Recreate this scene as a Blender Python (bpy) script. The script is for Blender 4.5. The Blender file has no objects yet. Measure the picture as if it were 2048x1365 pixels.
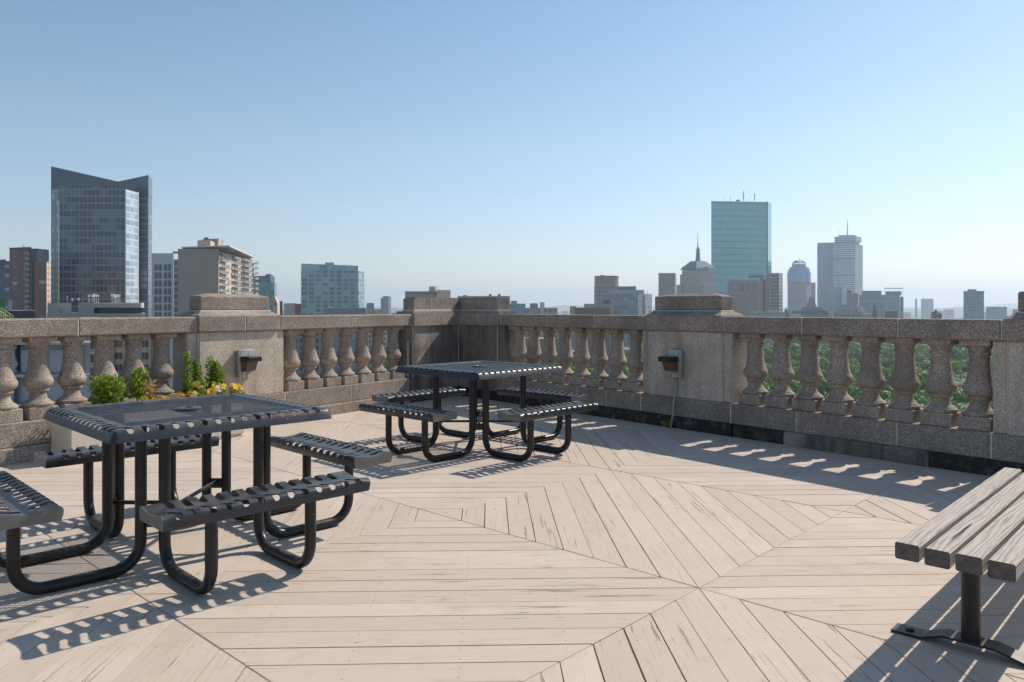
import bpy, bmesh, math, random
from mathutils import Vector, Matrix, noise
R = math.radians
PI = math.pi
rng = random.Random(7)
S = bpy.context.scene
COL = S.collection

# ------------------------------------------------------------------ camera, sky, sun, exposure
F, HV, EYE = 1525.0, 614.0, 1.344          # focal length and horizon row in photo pixels, eye height over the deck
cam = bpy.data.cameras.new('camera')
cam_o = bpy.data.objects.new('camera', cam); COL.objects.link(cam_o)
cam_o.location = (0, 0, EYE); cam_o.rotation_euler = (R(90), 0, 0)
cam.sensor_width = 36; cam.lens = F / 2048 * 36
cam.shift_y = (HV - 682.5) / 2048
cam.clip_start = 0.05; cam.clip_end = 60000
S.camera = cam_o
S.render.resolution_x, S.render.resolution_y = 1024, 682

AZ, EL = R(38), R(42.9)                     # toward the sun: from +X to +Y, and height
SUN = Vector((math.cos(AZ) * math.cos(EL), math.sin(AZ) * math.cos(EL), math.sin(EL)))
W = bpy.data.worlds.new('World'); S.world = W; W.use_nodes = True
wt = W.node_tree
sky = wt.nodes.new('ShaderNodeTexSky'); sky.sky_type = 'NISHITA'; sky.sun_disc = False
sky.sun_elevation = EL; sky.sun_rotation = R(90) - AZ
sky.air_density = 1.0; sky.dust_density = 0.4; sky.ozone_density = 1.9; sky.altitude = 50
sat = wt.nodes.new('ShaderNodeMix'); sat.data_type = 'RGBA'; sat.blend_type = 'MULTIPLY'; sat.inputs[0].default_value = 1
tc = wt.nodes.new('ShaderNodeTexCoord'); sx_ = wt.nodes.new('ShaderNodeSeparateXYZ'); wt.links.new(tc.outputs['Generated'], sx_.inputs[0])
rp = wt.nodes.new('ShaderNodeValToRGB'); wt.links.new(sx_.outputs[2], rp.inputs[0])   # hazier, whiter air low down
for k_, (p_, c_) in enumerate(((0, (.88, .84, .88)), (.1, (.92, .88, .9)), (.2, (.98, .97, .9)), (.36, (.9, .965, .935)))):
    e_ = rp.color_ramp.elements[k_] if k_ < 2 else rp.color_ramp.elements.new(p_)
    e_.position = p_; e_.color = c_ + (1,)
wt.links.new(rp.outputs[0], sat.inputs[7])
wt.links.new(sky.outputs[0], sat.inputs[6]); wt.links.new(sat.outputs[2], wt.nodes['Background'].inputs[0])
wt.nodes['Background'].inputs[1].default_value = 0.09
sl = bpy.data.lights.new('sun', 'SUN'); sl.energy = 3.1; sl.angle = R(0.5); sl.color = (1, 0.92, 0.80)
so = bpy.data.objects.new('sun', sl); COL.objects.link(so)
so.rotation_euler = SUN.to_track_quat('Z', 'Y').to_euler()
S.view_settings.view_transform = 'Standard'; S.view_settings.look = 'None'
S.view_settings.exposure = 0.68; S.view_settings.gamma = 1
S.cycles.use_denoising = True
S.cycles.max_bounces = 6; S.cycles.volume_bounces = 1; S.cycles.transparent_max_bounces = 8

# ------------------------------------------------------------------ material helpers
class NT:
    def __init__(s, name):
        s.m = bpy.data.materials.new(name); s.m.use_nodes = True
        s.t = s.m.node_tree; s.b = s.t.nodes['Principled BSDF']
    def n(s, typ, **kw):
        nd = s.t.nodes.new(typ)
        for k, v in kw.items(): setattr(nd, k, v)
        return nd
    def link(s, a, b): s.t.links.new(a, b)
    def put(s, sock, v):
        if v is None: return
        if isinstance(v, bpy.types.NodeSocket): s.link(v, sock)
        else:
            if hasattr(sock.default_value, '__len__') and not hasattr(v, '__len__'): v = (v,) * len(sock.default_value)
            elif hasattr(sock.default_value, '__len__') and len(sock.default_value) == 4 and len(v) == 3: v = tuple(v) + (1,)
            sock.default_value = v
    def math(s, op, a, b=None, c=None, clamp=False):
        nd = s.n('ShaderNodeMath', operation=op, use_clamp=clamp)
        s.put(nd.inputs[0], a); s.put(nd.inputs[1], b); s.put(nd.inputs[2], c)
        return nd.outputs[0]
    def mix(s, f, a, b, mode='MIX'):
        nd = s.n('ShaderNodeMix', data_type='RGBA', blend_type=mode)
        s.put(nd.inputs[0], f); s.put(nd.inputs[6], a); s.put(nd.inputs[7], b)
        return nd.outputs[2]
    def ramp(s, f, stops):
        nd = s.n('ShaderNodeValToRGB'); cr = nd.color_ramp
        while len(cr.elements) > 1: cr.elements.remove(cr.elements[-1])
        cr.elements[0].position = stops[0][0]; cr.elements[0].color = tuple(stops[0][1]) + (1,)
        for p, c in stops[1:]:
            e = cr.elements.new(p); e.color = tuple(c) + (1,)
        s.link(f, nd.inputs[0]); return nd.outputs[0]
    def step(s, v, a, b):      # smooth 0..1 from a to b
        nd = s.n('ShaderNodeMapRange'); nd.interpolation_type = 'SMOOTHSTEP'
        s.put(nd.inputs[0], v); nd.inputs[1].default_value = a; nd.inputs[2].default_value = b
        return nd.outputs[0]
    def noise(s, vec, scale, detail=3, rough=.55, dist=0):
        nd = s.n('ShaderNodeTexNoise'); s.link(vec, nd.inputs['Vector'])
        nd.inputs['Scale'].default_value = scale; nd.inputs['Detail'].default_value = detail
        nd.inputs['Roughness'].default_value = rough; nd.inputs['Distortion'].default_value = dist
        return nd.outputs[0]
    def voro(s, vec, scale, out='Color'):
        nd = s.n('ShaderNodeTexVoronoi'); s.link(vec, nd.inputs['Vector']); nd.inputs['Scale'].default_value = scale
        return nd.outputs[out]
    def obj(s): return s.n('ShaderNodeTexCoord').outputs['Object']
    def geo(s): return s.n('ShaderNodeNewGeometry').outputs['Position']
    def uv(s): return s.n('ShaderNodeUVMap').outputs[0]
    def attr(s, name, out='Fac'): return s.n('ShaderNodeAttribute', attribute_name=name).outputs[out]
    def mapv(s, vec, scale=(1, 1, 1), loc=(0, 0, 0), rot=(0, 0, 0)):
        nd = s.n('ShaderNodeMapping'); s.link(vec, nd.inputs[0])
        nd.inputs[1].default_value = loc; nd.inputs[2].default_value = rot; nd.inputs[3].default_value = scale
        return nd.outputs[0]
    def sep(s, vec):
        nd = s.n('ShaderNodeSeparateXYZ'); s.link(vec, nd.inputs[0]); return nd.outputs
    def comb(s, x, y, z=0.0):
        nd = s.n('ShaderNodeCombineXYZ'); s.put(nd.inputs[0], x); s.put(nd.inputs[1], y); s.put(nd.inputs[2], z)
        return nd.outputs[0]
    def bump(s, h, strength=.4, dist=.01):
        nd = s.n('ShaderNodeBump'); nd.inputs['Strength'].default_value = strength; nd.inputs['Distance'].default_value = dist
        s.link(h, nd.inputs['Height']); s.link(nd.outputs[0], s.b.inputs['Normal'])
    def set(s, color=None, rough=None, metal=None, spec=None):
        s.put(s.b.inputs['Base Color'], color); s.put(s.b.inputs['Roughness'], rough)
        s.put(s.b.inputs['Metallic'], metal); s.put(s.b.inputs['Specular IOR Level'], spec)
        return s.m

def mat_plain(name, color, rough=.7, metal=0, var=.12, scale=6):
    k = NT(name); nz = k.noise(k.geo(), scale, 4)
    c = k.mix(nz, tuple(x * (1 - var) for x in color), tuple(x * (1 + var) for x in color))
    return k.set(c, rough, metal)

# exposed-aggregate cast stone
def mat_stone(name, dark, light, bump=.6, streak=0.0, soot=0.0, contrast=1.0, calm=0.0):
    k = NT(name); g = k.geo()
    sp = k.voro(g, 145)
    spx = k.sep(sp)[0]
    c = k.ramp(spx, [(0, tuple(x * .3 for x in dark)), (.25, tuple(x * .7 for x in dark)), (.5, dark), (.7, light), (.9, light), (1, tuple(min(1, x * 1.6) for x in light))])
    if calm: c = k.mix(calm, c, tuple((a + b) * .46 for a, b in zip(dark, light)))
    fine = k.noise(g, 420, 2, .6)
    c = k.mix(k.math('MULTIPLY', fine, .35 * contrast), c, tuple(x * .5 for x in dark))
    big = k.noise(g, 2.3, 5, .62)
    c = k.mix(k.step(big, .36, .7), c, k.mix(.6, c, tuple(d * .55 for d in dark)))
    lich = k.step(k.noise(g, 7, 5, .7), .6, .72)
    c = k.mix(k.math('MULTIPLY', lich, .35), c, (.5, .44, .35))
    rnd = k.attr('block', 'Fac')
    c = k.mix(k.math('MULTIPLY', rnd, .4), c, k.mix(.65, c, (.11, .105, .1)))
    if streak:
        sx = k.mapv(g, (5, 5, .6))
        st = k.noise(sx, 1.6, 5, .6)
        c = k.mix(k.math('MULTIPLY', k.step(st, .46, .7), streak), c, (.055, .052, .05))
    if soot:
        so_ = k.noise(g, 1.1, 4, .6)
        c = k.mix(k.math('MULTIPLY', k.step(so_, .42, .62), soot), c, (.05, .048, .046))
    h = k.math('ADD', k.math('MULTIPLY', k.voro(g, 150, 'Distance'), .9), k.math('MULTIPLY', k.noise(g, 60, 4, .7), .8))
    k.bump(h, bump, .006)
    return k.set(c, .92, 0, .25)

STONE = mat_stone('cast_stone', (.345, .275, .225), (.6, .495, .405), .6, calm=.22)
STONE_DIE = mat_stone('pier_stone', (.62, .5, .4), (.82, .68, .55), .3, streak=.22, contrast=.6, calm=.38)
STONE_SOOT = mat_stone('sooty_stone', (.42, .34, .28), (.64, .53, .44), .3, streak=.6, soot=.55, contrast=.6, calm=.35)
STONE_BAL = mat_stone('baluster_stone', (.41, .325, .258), (.65, .53, .43), .5, streak=.25, calm=.3)
MORTAR = mat_plain('mortar', (.55, .5, .43), .95, 0, .25, 20)
def mat_bitumen():
    k = NT('bitumen_flashing'); g = k.geo()
    nz = k.noise(g, 9, 5, .65); nz2 = k.noise(g, 60, 3)
    c = k.ramp(nz, [(.3, (.012, .011, .011)), (.52, (.026, .024, .023)), (.7, (.12, .1, .085))])
    k.bump(nz2, .4, .01)
    return k.set(c, .7)
BITUMEN = mat_bitumen()

# painted deck boards: uv = metres along / across the board, attribute "board" = a number per board
def mat_deck():
    k = NT('deck_paint'); uv = k.uv(); rnd = k.attr('board', 'Fac'); g = k.geo()
    u, v, _ = k.sep(uv)
    off = k.math('MULTIPLY', rnd, 53.0)
    vec = k.comb(k.math('ADD', u, off), v, off)
    grain = k.noise(k.mapv(vec, (3.2, 95, 1)), 1.0, 5, .62, .25)
    fineg = k.noise(k.mapv(vec, (7, 300, 1)), 1.0, 3, .6)
    cracks = k.noise(k.mapv(vec, (1.5, 42, 1)), 1.0, 4, .6, .9)
    patch = k.noise(g, 1.35, 4, .6); patch2 = k.noise(g, 9, 4, .65)
    base = k.mix(rnd, (.51, .42, .345), (.605, .505, .42))
    base = k.mix(k.step(patch, .38, .7), base, (.545, .445, .36))
    base = k.mix(k.math('MULTIPLY', k.step(patch2, .5, .75), .3), base, (.41, .325, .255))
    base = k.mix(k.math('MULTIPLY', k.step(grain, .54, .72), .5), base, (.36, .3, .25))
    crk = k.math('MULTIPLY', k.step(cracks, .605, .65), k.step(k.noise(vec, 1.6, 2), .44, .58))
    base = k.mix(k.math('MULTIPLY', crk, .6), base, (.14, .11, .09))
    bwm = 1.8733 / math.sqrt(2) / 9
    fv = k.math('SUBTRACT', k.math('ABSOLUTE', k.math('SUBTRACT', k.math('FRACT', k.math('DIVIDE', v, bwm)), .5)), .27)
    fu = k.math('SUBTRACT', k.math('FRACT', k.math('DIVIDE', u, .42)), .5)
    nd = k.math('ADD', k.math('POWER', k.math('MULTIPLY', fv, bwm), 2.0), k.math('POWER', k.math('MULTIPLY', fu, .42), 2.0))
    nail = k.math('MULTIPLY', k.math('LESS_THAN', nd, 1.4e-5), .7)
    stain = k.math('MULTIPLY', k.step(k.noise(g, .8, 6, .7), .55, .68), .28)
    base = k.mix(stain, base, (.36, .29, .225))
    base = k.mix(nail, base, (.13, .1, .08))
    # knots
    kn = k.voro(k.mapv(vec, (1.25, 7, 1)), 1.0, 'Distance')
    knot = k.math('MULTIPLY', k.math('SUBTRACT', 1.0, k.step(kn, .035, .075)), .55)
    base = k.mix(knot, base, (.2, .155, .12))
    chip = k.math('MULTIPLY', k.step(k.noise(g, 28, 3, .6), .72, .76), .8)
    base = k.mix(chip, base, (.74, .68, .6))
    h = k.math('SUBTRACT', k.math('ADD', k.math('MULTIPLY', grain, .6), k.math('MULTIPLY', fineg, .35)), k.math('MULTIPLY', crk, 1.6))
    k.bump(h, .42, .004)
    return k.set(base, .68, 0, .3)
DECK = mat_deck()
DARK = mat_plain('dark_gap', (.03, .026, .022), .95)

# powder-coated steel, slightly scuffed
def mat_steel(name, col, rough=.34):
    k = NT(name); g = k.geo()
    nz = k.noise(g, 14, 5, .6); ch = k.noise(g, 75, 2, .5); or_ = k.noise(g, 420, 2)
    c = k.mix(nz, tuple(x * .75 for x in col), tuple(x * 1.3 for x in col))
    dust = k.step(k.sep(k.n('ShaderNodeNewGeometry').outputs['Normal'])[2], .55, 1.0)
    c = k.mix(k.math('MULTIPLY', dust, k.math('MULTIPLY', k.step(nz, .3, .75), .5)), c, (.2, .18, .155))
    chip = k.step(ch, .765, .78)
    c = k.mix(chip, c, (.42, .41, .4))
    r = k.math('ADD', k.math('MULTIPLY', nz, .2), rough - .08)
    k.bump(or_, .08, .002)
    return k.set(c, r, 0, .42)
STEEL = mat_steel('coated_steel', (.027, .0305, .039), .32)
STEEL_LEG = mat_steel('coated_tube', (.0125, .012, .012), .34)
STEEL_GREY = mat_plain('galvanised', (.3, .29, .28), .5, .3, .3, 18)
BLACK = mat_steel('black_steel', (.009, .009, .0095), .4)

def mat_wood():
    k = NT('weathered_timber'); uv = k.uv(); rnd = k.attr('board', 'Fac')
    u, v, _ = k.sep(uv); off = k.math('MULTIPLY', rnd, 31.0)
    vec = k.comb(k.math('ADD', u, off), v, off)
    warp = k.noise(k.mapv(vec, (1.1, 9, 1)), 1.0, 3, .5)
    rings = k.math('SINE', k.math('ADD', k.math('MULTIPLY', v, 330.0), k.math('MULTIPLY', warp, 38.0)))
    grain = k.noise(k.mapv(vec, (6, 210, 1)), 1.0, 4, .6)
    r01 = k.math('MULTIPLY', k.math('ADD', rings, 1.0), .5)
    f = k.math('ADD', k.math('MULTIPLY', r01, .24), k.math('MULTIPLY', grain, .72))
    c = k.ramp(f, [(.24, (.22, .185, .155)), (.42, (.41, .35, .3)), (.7, (.57, .5, .435))])
    crack = k.step(k.noise(k.mapv(vec, (1.3, 60, 1)), 1.0, 3, .6, .5), .66, .7)
    c = k.mix(crack, c, (.05, .042, .036))
    k.bump(k.math('SUBTRACT', f, crack), .5, .004)
    return k.set(c, .85, 0, .2)
WOOD = mat_wood()
def mat_endgrain():
    k = NT('timber_end_grain'); g = k.geo()
    n1 = k.noise(g, 30, 4); n2 = k.noise(g, 160, 3)
    c = k.ramp(k.math('ADD', k.math('MULTIPLY', n1, .6), k.math('MULTIPLY', n2, .4)), [(.3, (.06, .05, .043)), (.7, (.17, .145, .125))])
    k.bump(n2, .5, .004); return k.set(c, .9)
WOOD_END = mat_endgrain()

def mat_leaf(name, c0, c1, trans=.25, scale=2.0):
    k = NT(name); r = k.n('ShaderNodeNewGeometry').outputs['Random Per Island']; oi = k.n('ShaderNodeObjectInfo').outputs['Random']
    c = k.mix(r, c0, c1)
    c = k.mix(k.math('MULTIPLY', oi, .55), c, tuple(x * y for x, y in zip(c1, (1.15, .95, .6))))
    k.set(c, .55, 0, .35)
    k.b.inputs['Transmission Weight'].default_value = 0
    tr = k.n('ShaderNodeBsdfTranslucent'); k.link(k.mix(.5, c, (.2, .35, .04)), tr.inputs[0])
    mx = k.n('ShaderNodeMixShader'); mx.inputs[0].default_value = trans
    k.link(k.b.outputs[0], mx.inputs[1]); k.link(tr.outputs[0], mx.inputs[2])
    k.link(mx.outputs[0], k.t.nodes['Material Output'].inputs[0])
    return k.m

# ---- facades: uv in metres (along the wall, height); window grid with a random tone per window
def facade(name, wall, glass, bay=3.0, floor=3.6, fw=.6, fh=.55, g_rough=.15, g_metal=.0, vary=.5, light=None, lightp=.0,
           band=None, rough=.85, y0=0.0, mull=0, group=1):
    k = NT(name); u, v, _ = k.sep(k.uv())
    ub = k.math('DIVIDE', u, bay); vb = k.math('DIVIDE', k.math('ADD', v, y0), floor)
    fx = k.math('FRACT', ub); fy = k.math('FRACT', vb)
    inx = k.math('LESS_THAN', k.math('ABSOLUTE', k.math('SUBTRACT', fx, .5)), fw / 2)
    iny = k.math('LESS_THAN', k.math('ABSOLUTE', k.math('SUBTRACT', fy, .5)), fh / 2)
    mask = k.math('MULTIPLY', inx, iny)
    if mull:
        fm = k.math('FRACT', k.math('MULTIPLY', ub, mull / 1.0))
        mask = k.math('MULTIPLY', mask, k.math('GREATER_THAN', k.math('ABSOLUTE', k.math('SUBTRACT', fm, .5)), .06))
    wn = k.n('ShaderNodeTexWhiteNoise', noise_dimensions='2D')
    k.link(k.comb(k.math('FLOOR', k.math('DIVIDE', ub, group)), k.math('FLOOR', vb)), wn.inputs['Vector'])
    rv = wn.outputs[0]
    gl = k.mix(k.math('MULTIPLY', rv, vary), glass, tuple(min(1, x * 2.2 + .03) for x in glass))
    if light:
        gl = k.mix(k.math('GREATER_THAN', rv, 1 - lightp), gl, light)
    big = k.noise(k.geo(), .035, 3)
    wl = k.mix(big, tuple(x * .86 for x in wall), tuple(x * 1.12 for x in wall))
    if band:
        bf, bc = band
        wl = k.mix(k.math('LESS_THAN', fy, bf), wl, bc)
    c = k.mix(mask, wl, gl)
    r = k.math('ADD', k.math('MULTIPLY', mask, g_rough - rough), rough)
    m = k.math('MULTIPLY', mask, g_metal)
    return k.set(c, r, m)

# ------------------------------------------------------------------ mesh builder
class MB:
    def __init__(s): s.v = []; s.f = []; s.m = []; s.uv = []; s.a = []
    def add(s, vs, fs, mat=0, uvs=None, att=0.0):
        o = len(s.v); s.v += [tuple(x) for x in vs]
        for i, f in enumerate(fs):
            s.f.append([o + j for j in f]); s.m.append(mat)
            s.uv.append(uvs[i] if uvs else None); s.a.append(att)
    def box(s, x0, x1, y0, y1, z0, z1, mat=0, fn=None, att=0.0, bevel=0.0, top=0.0):
        """axis box in a local frame; fn maps (x,y,z) to the mesh frame; bevel chamfers all edges"""
        if bevel > 0:
            b = bevel; vs = []; key = {}
            X = (x0, x1); Y = (y0, y1); Z = (z0, z1)
            for i in (0, 1):
                for j in (0, 1):
                    for l in (0, 1):
                        sx, sy, sz = (b if i == 0 else -b), (b if j == 0 else -b), (b if l == 0 else -b)
                        key[i, j, l, 'x'] = len(vs); vs.append((X[i], Y[j] + sy, Z[l] + sz))
                        key[i, j, l, 'y'] = len(vs); vs.append((X[i] + sx, Y[j], Z[l] + sz))
                        key[i, j, l, 'z'] = len(vs); vs.append((X[i] + sx, Y[j] + sy, Z[l]))
            fs = []
            for i in (0, 1):
                fs.append([key[i, 0, 0, 'x'], key[i, 1, 0, 'x'], key[i, 1, 1, 'x'], key[i, 0, 1, 'x']])
                fs.append([key[0, i, 0, 'y'], key[1, i, 0, 'y'], key[1, i, 1, 'y'], key[0, i, 1, 'y']])
                fs.append([key[0, 0, i, 'z'], key[1, 0, i, 'z'], key[1, 1, i, 'z'], key[0, 1, i, 'z']])
            for i in (0, 1):
                for j in (0, 1):
                    fs.append([key[i, j, 0, 'x'], key[i, j, 1, 'x'], key[i, j, 1, 'y'], key[i, j, 0, 'y']])
                    fs.append([key[i, 0, j, 'x'], key[i, 1, j, 'x'], key[i, 1, j, 'z'], key[i, 0, j, 'z']])
                    fs.append([key[0, i, j, 'y'], key[1, i, j, 'y'], key[1, i, j, 'z'], key[0, i, j, 'z']])
                    for l in (0, 1): fs.append([key[i, j, l, a] for a in 'xyz'])
        else:
            vs = [(x, y, z) for z in (z0, z1) for x, y in ((x0, y0), (x1, y0), (x1, y1), (x0, y1))]
            fs = [(3, 2, 1, 0), (4, 5, 6, 7), (0, 1, 5, 4), (1, 2, 6, 5), (2, 3, 7, 6), (3, 0, 4, 7)]
        if fn: vs = [fn(*v) for v in vs]
        s.add(vs, fs, mat, None, att)
    def frustum(s, a, z0, b, z1, mat=0, fn=None, att=0.0):
        """a, b = (x0,x1,y0,y1) at z0 and z1"""
        vs = [(a[0], a[2], z0), (a[1], a[2], z0), (a[1], a[3], z0), (a[0], a[3], z0), (b[0], b[2], z1), (b[1], b[2], z1), (b[1], b[3], z1), (b[0], b[3], z1)]
        fs = [(3, 2, 1, 0), (4, 5, 6, 7), (0, 1, 5, 4), (1, 2, 6, 5), (2, 3, 7, 6), (3, 0, 4, 7)]
        if fn: vs = [fn(*v) for v in vs]
        s.add(vs, fs, mat, None, att)
    def prism(s, pts, z0, z1, mat=0, cap=None, uv0=0.0, ztop=None):
        """vertical prism on a plan polygon with wall uv in metres; ztop gives a height per corner"""
        n = len(pts); zt = ztop or [z1] * n; per = uv0
        for i in range(n):
            a, b = pts[i], pts[(i + 1) % n]; L = math.hypot(b[0] - a[0], b[1] - a[1])
            za, zb = zt[i], zt[(i + 1) % n]
            s.add([(a[0], a[1], z0), (b[0], b[1], z0), (b[0], b[1], zb), (a[0], a[1], za)], [(0, 1, 2, 3)], mat,
                  [[(per, 0), (per + L, 0), (per + L, zb - z0), (per, za - z0)]])
            per += L
        c = mat if cap is None else cap
        s.add([(p[0], p[1], z) for p, z in zip(pts, zt)], [tuple(range(n))], c)
        s.add([(p[0], p[1], z0) for p in pts], [tuple(reversed(range(n)))], c)
    def lathe(s, prof, n=24, cx=0, cy=0, mat=0, cap=True, att=0.0):
        vs = []; fs = []; m = len(prof)
        for r, z in prof:
            for i in range(n):
                a = 2 * PI * i / n; vs.append((cx + r * math.cos(a), cy + r * math.sin(a), z))
        for j in range(m - 1):
            for i in range(n):
                k = (i + 1) % n; fs.append((j * n + i, j * n + k, (j + 1) * n + k, (j + 1) * n + i))
        if cap: fs.append(tuple(reversed(range(n)))); fs.append(tuple(range((m - 1) * n, m * n)))
        s.add(vs, fs, mat, None, att)
    def tube(s, path, r, n=12, mat=0, cap=True):
        P = [Vector(p) for p in path]; m = len(P); rr = r if hasattr(r, '__len__') else [r] * m
        vs = []; fs = []; up = None
        for i in range(m):
            t = (P[min(i + 1, m - 1)] - P[max(i - 1, 0)]).normalized()
            if up is None:
                up = t.orthogonal().normalized()
            else:
                up = (up - t * up.dot(t)).normalized()
            w = t.cross(up)
            for k in range(n):
                a = 2 * PI * k / n; vs.append(tuple(P[i] + (up * math.cos(a) + w * math.sin(a)) * rr[i]))
        for j in range(m - 1):
            for k in range(n):
                q = (k + 1) % n; fs.append((j * n + k, j * n + q, (j + 1) * n + q, (j + 1) * n + k))
        if cap: fs.append(tuple(reversed(range(n)))); fs.append(tuple(range((m - 1) * n, m * n)))
        s.add(vs, fs, mat)
    def mesh(s, name, mats, smooth=False, fix=True, merge=False):
        me = bpy.data.meshes.new(name); me.from_pydata(s.v, [], s.f)
        for m in (mats if isinstance(mats, (list, tuple)) else [mats]): me.materials.append(m)
        for p, mi in zip(me.polygons, s.m): p.material_index = mi
        if any(u is not None for u in s.uv):
            ul = me.uv_layers.new(name='UVMap')
            for p, u in zip(me.polygons, s.uv):
                if u is not None:
                    for li, c in zip(p.loop_indices, u): ul.data[li].uv = c
        if any(s.a):
            for nm in ('block', 'board'):
                at = me.attributes.new(nm, 'FLOAT', 'FACE')
                at.data.foreach_set('value', [float(x) for x in s.a])
        if fix or merge:
            bm = bmesh.new(); bm.from_mesh(me)
            if merge: bmesh.ops.remove_doubles(bm, verts=bm.verts, dist=1e-5)
            if fix: bmesh.ops.recalc_face_normals(bm, faces=bm.faces)
            bm.to_mesh(me); bm.free()
        if smooth is not False:
            me.shade_smooth()
            if smooth is not True:
                ob_angle(me, smooth)
        me.update(); return me
    def build(s, name, mats, parent=None, smooth=False, fix=True, local=False, merge=False):
        """one mesh object; vertices are world coordinates unless local, then they are in the parent's frame"""
        if parent is not None and not local:
            L = parent.location; s.v = [(x - L[0], y - L[1], z - L[2]) for x, y, z in s.v]
        o = bpy.data.objects.new(name, s.mesh(name, mats, smooth, fix, merge)); COL.objects.link(o)
        if parent is not None: o.parent = parent
        return o

def ob_angle(me, deg):
    bm = bmesh.new(); bm.from_mesh(me)
    for e in bm.edges:
        if len(e.link_faces) == 2 and e.calc_face_angle(0) > R(deg): e.smooth = False
    bm.to_mesh(me); bm.free()

def tag(o, label=None, cat=None, group=None, kind=None):
    if label: o['label'] = label
    if cat: o['category'] = cat
    if group: o['group'] = group
    if kind: o['kind'] = kind
    return o
def empty(name, loc, label, cat, group=None, rz=0.0):
    o = bpy.data.objects.new(name, None); COL.objects.link(o); o.empty_display_size = .2
    o.location = loc; o.rotation_euler = (0, 0, rz)
    return tag(o, label, cat, group)
def copy_tree(o, parent=None):
    c = o.copy(); COL.objects.link(c)
    if parent is not None: c.parent = parent
    for ch in list(o.children): copy_tree(ch, c)
    return c

# ------------------------------------------------------------------ deck
def clip(poly, a, b, c):      # keep a*x+b*y <= c
    out = []
    for i in range(len(poly)):
        p, q = poly[i], poly[(i + 1) % len(poly)]
        dp, dq = a * p[0] + b * p[1] - c, a * q[0] + b * q[1] - c
        if dp <= 0: out.append(p)
        if (dp < 0 < dq) or (dq < 0 < dp):
            t = dp / (dp - dq); out.append((p[0] + t * (q[0] - p[0]), p[1] + t * (q[1] - p[1])))
    return out
WA, WR = 0.9675, 0.6921
nL = Vector((-math.sin(WA), math.cos(WA), 0)); dL = Vector((math.cos(WA), math.sin(WA), 0)); DL = 7.2498
nR = Vector((math.cos(WR), math.sin(WR), 0)); dR = Vector((math.sin(WR), -math.cos(WR), 0)); DR = 6.7843
CORNER = Vector((-0.808, 11.6059, 0))
def FL(s, o, z): p = CORNER - dL * s + nL * o; return (p.x, p.y, z)
def FR(s, o, z): p = CORNER + dR * s + nR * o; return (p.x, p.y, z)

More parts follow.
